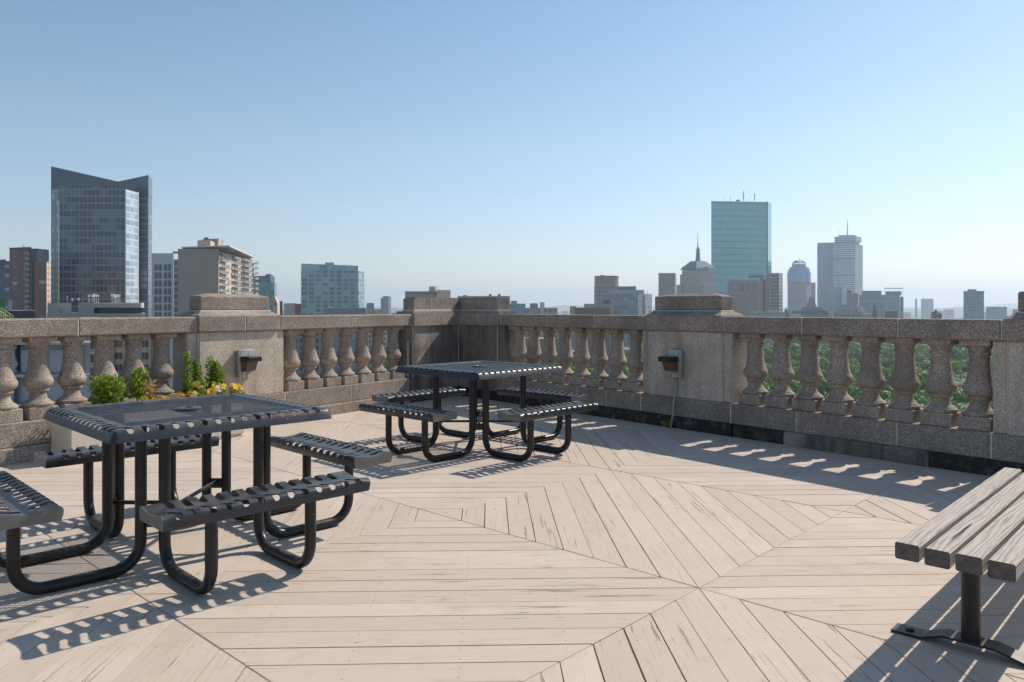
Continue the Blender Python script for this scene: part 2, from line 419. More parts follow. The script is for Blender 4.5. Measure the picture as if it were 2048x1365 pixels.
def build_deck():
    th = -0.7546 + PI / 4; cell = 1.8733; bw = cell / math.sqrt(2) / 9
    ex, ey = (math.cos(th), math.sin(th)), (-math.sin(th), math.cos(th))
    O = (-0.4713, 4.9337)
    mb = MB(); h = cell / math.sqrt(2)          # half diagonal of a diamond in board axes
    rb = random.Random(3)
    for i in range(-9, 10):
        for j in range(-9, 10):
            cx, cy = (i + j) * h, (j - i) * h   # board-frame lattice vertex; the diamond is centred half a step on
            mx, my = cx + h, cy
            hor = (i + j) % 2 == 1
            # diamonds to the right of a concentric vertex hold boards across, those above and below hold boards along
            dia = [(mx - h, my), (mx, my - h), (mx + h, my), (mx, my + h)]
            wx, wy = O[0] + ex[0] * mx + ey[0] * my, O[1] + ex[1] * mx + ey[1] * my
            if not (-9 < wx < 9 and -3.0 < wy < 13.5): continue
            for k in range(-9, 9):
                a0, a1 = k * bw, (k + 1) * bw
                g = .0011 + rb.random() ** 2 * .0034
                if hor: p = clip(clip(dia, 0, 1, my + a1 - g), 0, -1, -(my + a0 + g))
                else: p = clip(clip(dia, 1, 0, mx + a1 - g), -1, 0, -(mx + a0 + g))
                if len(p) < 3: continue
                pc = (sum(q[0] for q in p) / len(p), sum(q[1] for q in p) / len(p))
                q3 = 0.0018                       # mitre gap
                p = clip(p, 1, 1, mx + my + h - q3 * 1.4); p = clip(p, -1, -1, -(mx + my) + h - q3 * 1.4) if len(p) > 2 else p
                p = clip(p, 1, -1, mx - my + h - q3 * 1.4) if len(p) > 2 else p; p = clip(p, -1, 1, my - mx + h - q3 * 1.4) if len(p) > 2 else p
                if len(p) < 3: continue
                W_ = [(O[0] + ex[0] * x + ey[0] * y, O[1] + ex[1] * x + ey[1] * y) for x, y in p]
                W_ = clip(W_, nL.x, nL.y, DL - .02); W_ = clip(W_, nR.x, nR.y, DR - .0) if len(W_) > 2 else W_
                if len(W_) < 3: continue
                # drop duplicate corners
                Q = []
                for w in W_:
                    if not Q or math.hypot(w[0] - Q[-1][0], w[1] - Q[-1][1]) > 1e-4: Q.append(w)
                if len(Q) > 2 and math.hypot(Q[0][0] - Q[-1][0], Q[0][1] - Q[-1][1]) < 1e-4: Q.pop()
                if len(Q) < 3: continue
                c = (sum(q[0] for q in Q) / len(Q), sum(q[1] for q in Q) / len(Q))
                n = len(Q); dz = rb.uniform(-.0018, .0)
                ins = []
                for q in Q:
                    d = math.hypot(c[0] - q[0], c[1] - q[1]); f = min(.4, .003 / max(d, 1e-6) * 1.6)
                    ins.append((q[0] + (c[0] - q[0]) * f, q[1] + (c[1] - q[1]) * f))
                def uvm(w):
                    dx, dy = w[0] - O[0], w[1] - O[1]
                    a, b = dx * ex[0] + dy * ex[1], dx * ey[0] + dy * ey[1]
                    return (a, b) if hor else (b, a)
                r = rb.random() * .98 + .01
                vs = [(x, y, dz) for x, y in ins] + [(x, y, dz - .0025) for x, y in Q] + [(x, y, -.03) for x, y in Q]
                fs = [tuple(range(n))]; uvs = [[uvm(w) for w in ins]]
                for e in range(n):
                    f = (e + 1) % n
                    fs.append((n + e, n + f, f, e)); uvs.append([uvm(Q[e]), uvm(Q[f]), uvm(ins[f]), uvm(ins[e])])
                    fs.append((2 * n + e, 2 * n + f, n + f, n + e)); uvs.append([uvm(Q[e]), uvm(Q[f]), uvm(Q[f]), uvm(Q[e])])
                mb.add(vs, fs, 0, uvs, r)
    tag(mb.build('deck', DECK, fix=True), kind='structure')
    under = MB()
    P = [FL(-.4, .2, 0)[:2], FL(13, .2, 0)[:2], FR(13, .2, 0)[:2]]
    under.prism([FL(13.5, .3, 0)[:2], FR(13.5, .3, 0)[:2], FR(0, .3, 0)[:2]], -.3, -.022)
    tag(under.build('deck_underlay', DARK), kind='structure')
build_deck()

# ------------------------------------------------------------------ balustrade
Z_BASE, Z_C, Z_B, Z_T = .134, .342, 1.074, 1.239
BAL = [(.117, .111), (.124, .116), (.1285, .127), (.127, .138), (.118, .147), (.108, .150), (.106, .157), (.097, .161), (.083, .174), (.073, .192), (.067, .212), (.066, .222),
       (.068, .232), (.076, .239), (.084, .244), (.0885, .252), (.088, .262), (.083, .268), (.088, .274), (.103, .283), (.115, .299), (.1215, .32), (.122, .336), (.1205, .346),
       (.1115, .361), (.101, .385), (.0925, .415), (.0855, .455), (.080, .50), (.0758, .55), (.074, .6), (.074, .606), (.081, .610), (.0835, .62), (.081, .63), (.0755, .634),
       (.077, .648), (.085, .664), (.097, .678), (.106, .684)]
def baluster_mesh():
    mb = MB(); n = 28
    rb = random.Random(11)
    mb.box(-.122, .122, -.12, .12, 0, .1105, 0, None, .15, .006)
    mb.lathe(BAL, n, att=.15)
    mb.box(-.116, .116, -.116, .116, .6845, .733, 0, None, .15, .005)
    return mb.mesh('baluster', STONE_BAL, 28)
BALM = baluster_mesh()
def course(mb, fr, s0, s1, joints, o0, o1, z0, z1, seed, bevel=.008, proud=0.0):
    """a row of stone blocks with pale mortar between them"""
    rb = random.Random(seed); xs = [s0] + [j for j in joints if s0 + .05 < j < s1 - .05] + [s1]
    for a, b in zip(xs, xs[1:]):
        mb.box(a + .005, b - .005, o0, o1, z0, z1, 0, fr, .05 + .9 * rb.random(), bevel)
    for j in xs[1:-1]:
        mb.box(j - .0055, j + .0055, o0 + .003, o1 - .003, z0 + .003, z1 - .003, 1, fr)

def section(fr, label, s0, s1, cop, rail_j, base_j, bal_s, seed, side):
    base = fr((s0 + s1) / 2, .18, 0)
    root = empty('balustrade', base, label, 'balustrade', 'stone balustrade sections round the terrace')
    m = MB(); course(m, fr, cop[0], cop[1], rail_j, 0, .36, Z_B, Z_T, seed, .012)
    for e in cop: m.box(e - .006, e + .006, .004, .35, Z_B + .003, Z_T - .003, 1, fr)
    m.build('coping', [STONE, MORTAR], root)
    m = MB(); course(m, fr, s0, s1, base_j, 0, .36, Z_BASE, Z_C, seed + 1, .006)
    for a, b in ((s0 - .02, s0 + .004), (s1 - .004, s1 + .02)): m.box(a, b, .004, .35, Z_BASE + .003, Z_C - .004, 1, fr)
    m.build('base_course', [STONE, MORTAR], root)
    ang = math.atan2(*(Vector(fr(1, 0, 0)) - Vector(fr(0, 0, 0))).yx)
    for i, s in enumerate(bal_s):
        o = bpy.data.objects.new('baluster', BALM); COL.objects.link(o); o.parent = root
        p = fr(s, .165, Z_C); o.location = (p[0] - base[0], p[1] - base[1], Z_C)
        o.rotation_euler = (0, 0, ang + (PI / 2) * (i % 4))
    return root
def plinth(root, fr, kind, s0, s1, seed):
    m = MB()
    if kind == 'ledge':
        course(m, fr, s0, s1, [s0 + .6 * i for i in range(1, 8)], -.045, .36, -.05, Z_BASE - .002, seed, .01)
        return m.build('plinth', [STONE, MORTAR], root)
    if kind == 'black':
        m.box(s0, s1, .012, .36, -.05, Z_BASE - .002, 0, fr, 0, .004); return m.build('flashing', BITUMEN, root)
    m.box(s0, s1, -.03, .36, -.05, Z_BASE - .002, 0, fr, .9, .02); return m.build('rough_plinth', STONE_SOOT, root)

sp = .2975
A = section(FL, 'sunlit stone balustrade with a planter before it, left of the left pier', 4.48, 8.6, (4.402, 8.6), [5.592, 6.73, 7.8], [5.3, 6.45, 7.6],
            [4.69 + .2935 * i for i in range(13)], 21, 'L')
plinth(A, FL, 'ledge', 4.48, 8.6, 3)
B = section(FL, 'sunlit stone balustrade with seven balusters, between left pier and corner pier', 1.125, 3.245, (1.047, 3.328), [2.19], [2.2],
            [1.272 + .2965 * i for i in range(7)], 31, 'L')
plinth(B, FL, 'ledge', 1.12, 3.24, 4)
Cc = section(FR, 'shaded stone balustrade behind the far picnic table, right of corner pier', 1.06, 3.595, (1.007, 3.678), [1.98, 2.85], [1.5, 2.2, 3.05],
             [1.235 + .3085 * i for i in range(8)], 41, 'R')
plinth(Cc, FR, 'black', 1.05, 3.6, 5)
Dd = section(FR, 'shaded stone balustrade in front of the park trees, behind the timber bench', 4.815, 7.215, (4.732, 7.293), [5.604, 6.5], [5.55, 6.49],
             [5.0 + .2975 * i for i in range(8)], 51, 'R')
plinth(Dd, FR, 'black', 4.83, 5.42, 6); plinth(Dd, FR, 'rough', 5.42, 6.75, 7); plinth(Dd, FR, 'black', 6.75, 7.22, 8)
E_ = section(FR, 'shaded stone balustrade outside the photo beyond the rightmost pier', 8.425, 10.8, (8.342, 10.8), [9.6], [9.3], [8.6 + .2975 * i for i in range(7)], 61, 'R')
plinth(E_, FR, 'black', 8.42, 10.8, 9)

def pier(fr, label, s0, s1, strip, cap_j, seed, base_kind, blk, mat_die, left_end=True, right_end=True):
    root = empty('pier', fr((s0 + s1) / 2, .18, 0), label, 'stone pier', 'square piers of the balustrade')
    rb = random.Random(seed)
    m = MB(); m.box(s0, s1, .006, .34, Z_C, Z_B, 0, fr, .2, .006)
    for a, b in ((s0 - strip, s0 - .012), (s1 + .012, s1 + strip)): m.box(a, b, .034, .31, Z_C, Z_B - .002, 0, fr, .35, .006)
    for x in (s0 - .006, s1 + .006): m.box(x - .0058, x + .0058, .02, .3, Z_C, Z_B - .003, 1, fr)
    m.build('die', [mat_die, MORTAR], root)
    m = MB(); course(m, fr, s0 - .035, s1 + .035, cap_j, -.03, .405, Z_B + .0, Z_T + .012, seed, .012)
    m.frustum((s0 - .025, s1 + .025, -.02, .395), Z_T + .011, (blk[0] - .01, blk[1] + .01, .09, .32), Z_T + .056, 0, fr, .1)
    m.build('cap', [STONE, MORTAR], root)
    m = MB()
    z0, z1 = Z_T + .055, 1.462
    m.box(blk[0] - .012, blk[1] + .012, .088, .322, Z_T + .04, z0 + .012, 1, fr, 0, .006)
    m.box(blk[0], blk[1], .1, .31, z0 + .012, z1, 0, fr, .3, .012)
    m.frustum((blk[0] + .012, blk[1] - .012, .112, .298), z1 - .001, (blk[0] + .15, blk[1] - .15, .19, .22), z1 + .028, 0, fr, .3)
    m.build('cap_block', [STONE, MORTAR], root)
    m = MB(); course(m, fr, s0 - strip, s1 + strip, [], 0, .36, Z_BASE, Z_C - .001, seed + 2, .006); m.build('base_course', [STONE, MORTAR], root)
    plinth(root, fr, base_kind, s0 - strip, s1 + strip, seed + 3)
    return root
pier(FL, 'sunlit stone pier with a wall lamp, beside the flowers at left', 3.37, 4.36, .12, [3.82], 71, 'ledge', (3.4, 4.29), STONE_DIE)
pier(FR, 'shaded stone pier with a wall lamp and pale conduit', 3.72, 4.69, .12, [], 72, 'black', (3.72, 4.63), STONE_DIE)
pier(FR, 'stone pier cut off by the right edge of the photo', 7.335, 8.3, .115, [], 73, 'black', (7.372, 8.2), STONE_DIE)

def corner_pier():
    root = empty('corner_pier', (CORNER.x, CORNER.y, 0), 'L shaped stone corner pier with stepped top behind the far table', 'stone pier')
    def wedge(m, a, b, oL, oR, dep, z0, z1, mat=0, att=.3):
        # L-shaped plan that follows both walls; oL/oR are the front planes, dep the depth
        def X(o1, o2):
            A_ = Matrix(((nL.x, nL.y), (nR.x, nR.y))); r = A_.inverted() @ Vector((DL + o1, DR + o2)); return (r.x, r.y)
        i = X(oL, oR); o = X(oL + dep, oR + dep)
        def on(n, D, d, off, at): # point on the plane n.p = D+off at wall distance "at"
            base = Vector((CORNER.x, CORNER.y)); p = base + d * at + Vector((n.x, n.y)) * off; return (p.x, p.y)
        l0 = on(nL, DL, Vector((-dL.x, -dL.y)), oL, a); l1 = on(nL, DL, Vector((-dL.x, -dL.y)), oL + dep, a)
        r0 = on(nR, DR, Vector((dR.x, dR.y)), oR, b); r1 = on(nR, DR, Vector((dR.x, dR.y)), oR + dep, b)
        pl = [i, l0, l1, o]; pr = [o, r1, r0, i]
        for q in (pl, pr):
            n = 4; vs = [(x, y, z0) for x, y in q] + [(x, y, z1) for x, y in q]
            m.add(vs, [(3, 2, 1, 0), (4, 5, 6, 7), (0, 1, 5, 4), (1, 2, 6, 5), (2, 3, 7, 6)] + ([(3, 0, 4, 7)] if q is None else []), mat, None, att)
    m = MB(); wedge(m, 1.0, .9, .006, .006, .33, Z_C, Z_B, 0, .3)
    m.box(1.012, 1.125, .034, .31, Z_C, Z_B - .002, 0, FL, .35, .006); m.box(.912, 1.055, .034, .31, Z_C, Z_B - .002, 0, FR, .35, .006)
    m.box(1.0, 1.012, .02, .3, Z_C, Z_B - .003, 1, FL); m.box(.9, .912, .02, .3, Z_C, Z_B - .003, 1, FR)
    m.box(.0, .012, -.001, .1, Z_C, Z_B - .003, 1, FL)
    m.build('die', [STONE_SOOT, MORTAR], root, fix=True, merge=True)
    m = MB(); wedge(m, 1.04, 1.0, -.03, -.03, .43, Z_B, Z_T + .012, 0, .2)
    wedge(m, 1.0, .94, .03, .03, .32, Z_T + .011, Z_T + .04, 0, .1)
    for s_ in (.62,): m.box(s_ - .005, s_ + .005, -.033, .3, Z_B + .002, Z_T + .014, 1, FL)
    for s_ in (.52,): m.box(s_ - .005, s_ + .005, -.033, .3, Z_B + .002, Z_T + .014, 1, FR)
    m.box(-.02, -.006, -.036, .05, Z_B + .002, Z_T + .014, 1, FL)
    m.build('cap', [STONE, MORTAR], root, merge=True)
    m = MB(); wedge(m, .9, .82, .1, .1, .21, Z_T + .065, 1.462, 0, .3)
    wedge(m, .912, .832, .088, .088, .23, Z_T + .039, Z_T + .066, 1, 0)
    wedge(m, .8, .72, .16, .16, .09, 1.461, 1.482, 0, .3)
    m.box(.52, .53, .097, .3, Z_T + .07, 1.463, 1, FL)
    m.build('cap_block', [STONE, MORTAR], root, merge=True)
    m = MB(); wedge(m, 1.12, 1.05, 0, 0, .36, Z_BASE, Z_C - .001, 0, .4); m.build('base_course', [STONE_SOOT, MORTAR], root, merge=True)
    m = MB(); wedge(m, 1.12, 1.05, .012, .012, .34, -.05, Z_BASE - .002); m.build('flashing', BITUMEN, root, merge=True)
corner_pier()

# ------------------------------------------------------------------ wall lamps
def wall_lamp(fr, s, label, conduit, flip):
    root = empty('wall_lamp', fr(s, .03, .72), label, 'wall lamp', 'flood lamps on the piers')
    k = 1 if flip else -1
    m = MB(); m.box(s - .1, s + .1, -.045, .03, .57, .86, 0, fr, 0, .004); m.build('backing_box', STEEL_GREY, root)
    m = MB(); m.box(s - .075 , s + .105, -.07, -.045, .565, .87, 0, fr, 0, .004); m.build('mounting_plate', LAMPPLATE, root)
    m = MB()
    # slanted lamp body under a flat projecting hood
    y = -.07
    vs = [fr(*p) for p in ((s - .075, y, .63), (s + .075, y, .63), (s + .075, y, .79), (s - .075, y, .79), (s - .06, y - .07, .645), (s + .06, y - .07, .645), (s + .07, y - .12, .79), (s - .07, y - .12, .79))]
    m.add(vs, [(3, 2, 1, 0), (4, 5, 6, 7), (0, 1, 5, 4), (1, 2, 6, 5), (2, 3, 7, 6), (3, 0, 4, 7)])
    m.build('lamp_body', LAMPBODY, root)
    m = MB(); m.box(s - .085, s + .085, y - .15, y, .745, .80, 0, fr, 0, .005); m.build('hood', LAMPHOOD, root)
    m = MB()
    if conduit:
        p = [fr(s, .0, .57), fr(s, -.012, .45), fr(s - .01, -.035, .3), fr(s - .02, -.04, .15), fr(s - .045, -.05, .0)]
        m.tube(p, .013, 10); m.build('conduit', CONDUIT, root, True)
    else:
        m.tube([fr(s, .015, .57), fr(s, .015, .345)], .011, 10); m.build('conduit', CONDUIT, root, True)
    return root
def mat_plate():
    k = NT('corroded_plate'); g = k.geo(); n1 = k.noise(k.mapv(g, (20, 20, 5)), 1.5, 4)
    return k.set(k.ramp(n1, [(.4, (.55, .5, .45)), (.6, (.33, .3, .27)), (.7, (.14, .12, .11))]), .6)
LAMPPLATE = mat_plate()
LAMPBODY = mat_plain('bronze_lamp_body', (.12, .075, .055), .5, .2, .3, 12)
LAMPHOOD = mat_plain('dark_lamp_hood', (.025, .022, .021), .4, .2, .3, 12)
CONDUIT = mat_plain('pale_conduit', (.36, .34, .31), .6, .1, .2, 15)
wall_lamp(FL, 3.83, 'flood lamp on a pale plate on the sunlit left pier', False, True)
wall_lamp(FR, 4.12, 'flood lamp with a long pale conduit on the shaded right pier', True, False)

# ------------------------------------------------------------------ picnic tables
T_TOP = .775
def slot_strip(mb, prof, cols, p0, p1, slots, width, seam=False):
    """grid on a profile (list of (w,z)) swept along "cols"; slots are (centre, half width) holes between profile lengths p0 and p1"""
    pass
def arclen(prof):
    L = [0.0]
    for a, b in zip(prof, prof[1:]): L.append(L[-1] + math.hypot(b[0] - a[0], b[1] - a[1]))
    return L
def at_len(prof, L, s):
    s = max(0, min(L[-1], s))
    for i in range(len(L) - 1):
        if s <= L[i + 1] + 1e-12:
            t = (s - L[i]) / max(1e-9, L[i + 1] - L[i]); a, b = prof[i], prof[i + 1]
            return (a[0] + t * (b[0] - a[0]), a[1] + t * (b[1] - a[1]))
    return prof[-1]
def slotted(prof, ends, slots, hw, pa, pb, rows=(4, 8, 6), endfn=None):
    """prof (w,z) from inside out; slots = list of (x centre, pa offset); holes run from length pa to pb with round ends.
    returns verts (x,w,z), faces"""
    L = arclen(prof); cols = []
    x0, x1 = ends
    cols.append((x0, None))
    for c, off in slots:
        for t in (-1, -.72, 0, .72, 1): cols.append((c + t * hw, (c, off)))
    cols.append((x1, None))
    vs = []; fs = []; nr = sum(rows) + 1
    for x, sl in cols:
        if sl is None: a, b = pa + .02, pb
        else:
            c, off = sl; t = (x - c) / hw; e = hw * (1 - math.sqrt(max(0, 1 - t * t)))
            a, b = pa + off + e, pb - e
        ss = [a * i / rows[0] for i in range(rows[0])] + [a + (b - a) * i / rows[1] for i in range(rows[1])] + [b + (L[-1] - b) * i / rows[2] for i in range(rows[2] + 1)]
        for s_ in ss:
            w, z = at_len(prof, L, s_)
            xx = endfn(x, w, x == x0, x == x1) if endfn else x
            vs.append((xx, w, z))
    for ci in range(len(cols) - 1):
        same = cols[ci][1] is not None and cols[ci + 1][1] is not None and cols[ci][1] == cols[ci + 1][1]
        for r_ in range(nr - 1):
            if same and rows[0] <= r_ < rows[0] + rows[1]: continue
            fs.append((ci * nr + r_, (ci + 1) * nr + r_, (ci + 1) * nr + r_ + 1, ci * nr + r_ + 1))
    return vs, fs
def rot(k, x, y):
    for _ in range(k): x, y = -y, x
    return x, y

def arcpath(pts, rad, n=7):
    """polyline with rounded corners"""
    P = [Vector(p) for p in pts]; out = [P[0]]
    for i in range(1, len(P) - 1):
        a = (P[i - 1] - P[i]).normalized(); b = (P[i + 1] - P[i]).normalized()
        s_, e = P[i] + a * rad, P[i] + b * rad
        for j in range(n + 1):
            t = j / n; ang = t * PI / 2
            c = P[i] + a * rad + b * rad
            out.append(c - b * rad * math.cos(ang) - a * rad * math.sin(ang))
    out.append(P[-1]); return out

def make_table(label):
    root = empty('picnic_table', (0, 0, 0), label, 'picnic table', 'slotted steel picnic tables on the deck')
    # ---- top: four rolled edges with slots round an expanded-metal field
    prof = [(.455, .764), (.462, .772), (.472, .7755), (.50, .7755), (.525, .7755), (.541, .7748), (.5515, .772), (.5595, .767), (.565, .7595), (.571, .748), (.5775, .735), (.585, .717)]
    mb = MB(); slots = [(-.49 + .07 * i, 0.0) for i in range(15)]
    Lp = arclen(prof)
    def endfn(x, w, a, b):
        if a: return -min(w, .547)
        if b: return min(w, .547)
        return x
    for k in range(4):
        vs, fs = slotted(prof, (-.55, .55), slots, .0155, .052, .1275, (4, 8, 4), endfn)
        mb.add([(*rot(k, x, -w), z) for x, w, z in vs], fs)
        # rounded corner
        n = 6; cv = []; cf = []; rows = [at_len(prof, Lp, Lp[-1] * i / 16) for i in range(17)]
        # rows as used by the end columns so that the meshes meet
        a, b = .072, .1275
        ss = [a * i / 4 for i in range(4)] + [a + (b - a) * i / 8 for i in range(8)] + [b + (Lp[-1] - b) * i / 4 for i in range(5)]
        rows = [at_len(prof, Lp, s_) for s_ in ss]
        for j in range(n + 1):
            t = -PI / 2 + j * PI / 2 / n
            for w, z in rows:
                if w > .547: cv.append((*rot(k, .547 + (w - .547) * math.cos(t), -.547 + (w - .547) * math.sin(t)), z))
                else: cv.append((*rot(k, w, -w), z))
        m = len(rows)
        for j in range(n):
            for i in range(m - 1):
                if rows[i + 1][0] > .547: cf.append((j * m + i, (j + 1) * m + i, (j + 1) * m + i + 1, j * m + i + 1))
        mb.add(cv, cf)
    top = mb.build('tabletop', STEEL, root, 40, True, True, True)
    so_ = top.modifiers.new('solid', 'SOLIDIFY'); so_.thickness = .004; so_.offset = -1; es = top.modifiers.new('rims', 'EDGE_SPLIT'); es.split_angle = R(42)
    # expanded metal
    m = MB(); hw_, zt = .458, .7665; step = .0245; ang = R(52)
    for sgn, dz in ((1, 0.0), (-1, -.0006)):
        d = Vector((math.sin(ang) * sgn, math.cos(ang))); nrm = Vector((d.y, -d.x))
        lim = int(1.4 * hw_ / step) + 2
        for i in range(-lim, lim + 1):
            o = (i + (.5 if sgn < 0 else 0)) * step
            # clip line nrm*o + t d against the square
            t0, t1 = -9, 9
            for ax in (0, 1):
                p0, dd = nrm[ax] * o, d[ax]
                if abs(dd) < 1e-9:
                    if abs(p0) > hw_: t0, t1 = 1, 0
                    continue
                a, b = (-hw_ - p0) / dd, (hw_ - p0) / dd
                if a > b: a, b = b, a
                t0, t1 = max(t0, a), min(t1, b)
            if t1 - t0 < .01: continue
            a, b = nrm * o + d * t0, nrm * o + d * t1; w = nrm * .0031
            vs = [(a.x - w.x, a.y - w.y, zt + dz), (b.x - w.x, b.y - w.y, zt + dz), (b.x + w.x, b.y + w.y, zt + dz + .0003), (a.x + w.x, a.y + w.y, zt + dz + .0003)]
            vs += [(x, y, z - .0013) for x, y, z in vs]
            m.add(vs, [(0, 1, 2, 3), (7, 6, 5, 4), (0, 4, 5, 1), (1, 5, 6, 2), (2, 6, 7, 3), (3, 7, 4, 0)])
    m.build('mesh_panel', STEEL, root, False, True, True)
    m = MB()
    prf = [(.026, .762), (.05, .762), (.07, .765), (.073, .769), (.072, .774), (.068, .777), (.05, .780), (.03, .780), (.026, .776)]
    n = 32; vs = [(r * math.cos(2 * PI * i / n), r * math.sin(2 * PI * i / n), z) for r, z in prf for i in range(n)]
    q = len(prf); fs = [(j * n + i, j * n + (i + 1) % n, ((j + 1) % q) * n + (i + 1) % n, ((j + 1) % q) * n + i) for j in range(q) for i in range(n)]
    m.add(vs, fs); m.build('parasol_ring', STEEL, root, 40, True, True)
    m = MB()
    for sx in (-1, 1):
        m.box(-.455, .455, sx * .262 - .02, sx * .262 + .02, .745, .7615); 
    m.box(-.02, .02, -.24, .24, .7455, .7612)
    m.build('top_bearer', STEEL_LEG, root, False, True, True)
    # ---- seats
    Rr, Ss, Ri, tr = .893, .253, .3385, .0285
    sprof_o = [(0.0, .4435), (.03, .4445), (.06, .4485), (.088, .4550), (.105, .4585), (.118, .4585), (.128, .4545), (.1345, .4465), (.1365, .436), (.1345, .422), (.130, .408), (.126, .396)]
    sprof_i = [(-w, z) for w, z in sprof_o]
    hl = .515; rb = random.Random(5)
    seat0 = None
    for k in range(4):
        if seat0 is None:
            mb = MB()
            so1 = [(-.45 + .075 * i, (.0, .018, .006, .026)[i % 4]) for i in range(13)]
            so2 = [(-.4125 + .075 * i, (.02, .004, .024, .008)[i % 4]) for i in range(12)]
            vs, fs = slotted(sprof_o, (-hl, hl), so1, .0165, .012, .152, (4, 10, 5))
            mb.add([(x, -Rr - w, z) for x, w, z in vs], fs)
            vs, fs = slotted(sprof_i, (-hl, hl), so2, .0165, .012, .150, (4, 10, 5))
            mb.add([(x, -Rr - w, z) for x, w, z in vs], fs)
            seat0 = mb.build('seat', STEEL, root, 40, True, True, True)
            sm = seat0.modifiers.new('solid', 'SOLIDIFY'); sm.thickness = .004; sm.offset = 0; es = seat0.modifiers.new('rims', 'EDGE_SPLIT'); es.split_angle = R(42)
            outline = sprof_i[::-1] + sprof_o[1:]
            e0 = None
            for sx in (-1, 1):
                e = MB(); x = sx * (hl + .0025)
                n = len(outline)
                vs = [(x + dx, -Rr - w, z + (.0015)) for dx in (-.002, .002) for w, z in outline]
                e.add(vs, [tuple(range(n)), tuple(range(2 * n - 1, n - 1, -1))] + [(i, (i + 1) % n, n + (i + 1) % n, n + i) for i in range(n)])
                e.build('end_plate', STEEL_GREYBLUE, seat0, False, True, True)
            seat = seat0
        else:
            seat = copy_tree(seat0, root); seat.rotation_euler = (0, 0, k * PI / 2)
    # ---- bent tube legs, brackets and cross rods
    leg0 = {}
    for sx in (-1, 1):
        path = arcpath([(sx * Ss, -Rr, .415), (sx * Ss, -Rr, tr), (sx * Ss, -Ri, tr), (sx * Ss, -Ri, .7448)], .13, 9)
        m = MB(); m.tube(path, tr, 16)
        for yy in (-Rr,): m.box(sx * Ss - .03, sx * Ss + .03, yy - .09, yy + .09, .405, .411)
        o = m.build('leg', STEEL_LEG, root, 50, True, True); leg0[sx] = o
    for k in range(1, 4):
        for sx in (-1, 1):
            o = leg0[sx].copy(); COL.objects.link(o); o.parent = root; o.rotation_euler = (0, 0, k * PI / 2)
    for k in range(4):
        m = MB(); a = (Ri + Ss) / 2
        x, y = rot(k, -a, -a); dirv = Vector((*rot(k, 1, -1), 0)).normalized(); nv = Vector((*rot(k, -1, -1), 0)).normalized()
        def bf(p, q, z): v = Vector((x, y, 0)) + dirv * p + nv * q; return (v.x, v.y, z)
        m.box(-.04, .04, -.004, .004, .225, .285, 0, bf, 0, .001)
        m.tube([bf(0, -.012, .262), bf(0, .016, .262)], .011, 6); m.tube([bf(0, .004, .262), bf(0, .026, .262)], .006, 8)
        m.build('bracket', STEEL_LEG, root, False, True, True)
    for sgn in (-1, 1):
        a = (Ri + Ss) / 2 - .004
        m = MB(); m.tube([(-a, -a * sgn, .255 + .012 * sgn), (a, a * sgn, .255 + .012 * sgn)], .0115, 10)
        m.build('cross_rod', STEEL_LEG, root, 50, True, True)
    return root
STEEL_GREYBLUE = mat_steel('coated_end_plate', (.14, .13, .12), .5)
t1 = make_table('near blue grey steel picnic table with slotted seats beside the planter')
t1.location = (-1.8254, 4.2922, 0); t1.rotation_euler = (0, 0, .786)
t2 = copy_tree(t1); t2.location = (-.3114, 7.3396, 0); t2.rotation_euler = (0, 0, .8078)
t2['label'] = 'far blue grey steel picnic table in the corner before the corner pier'

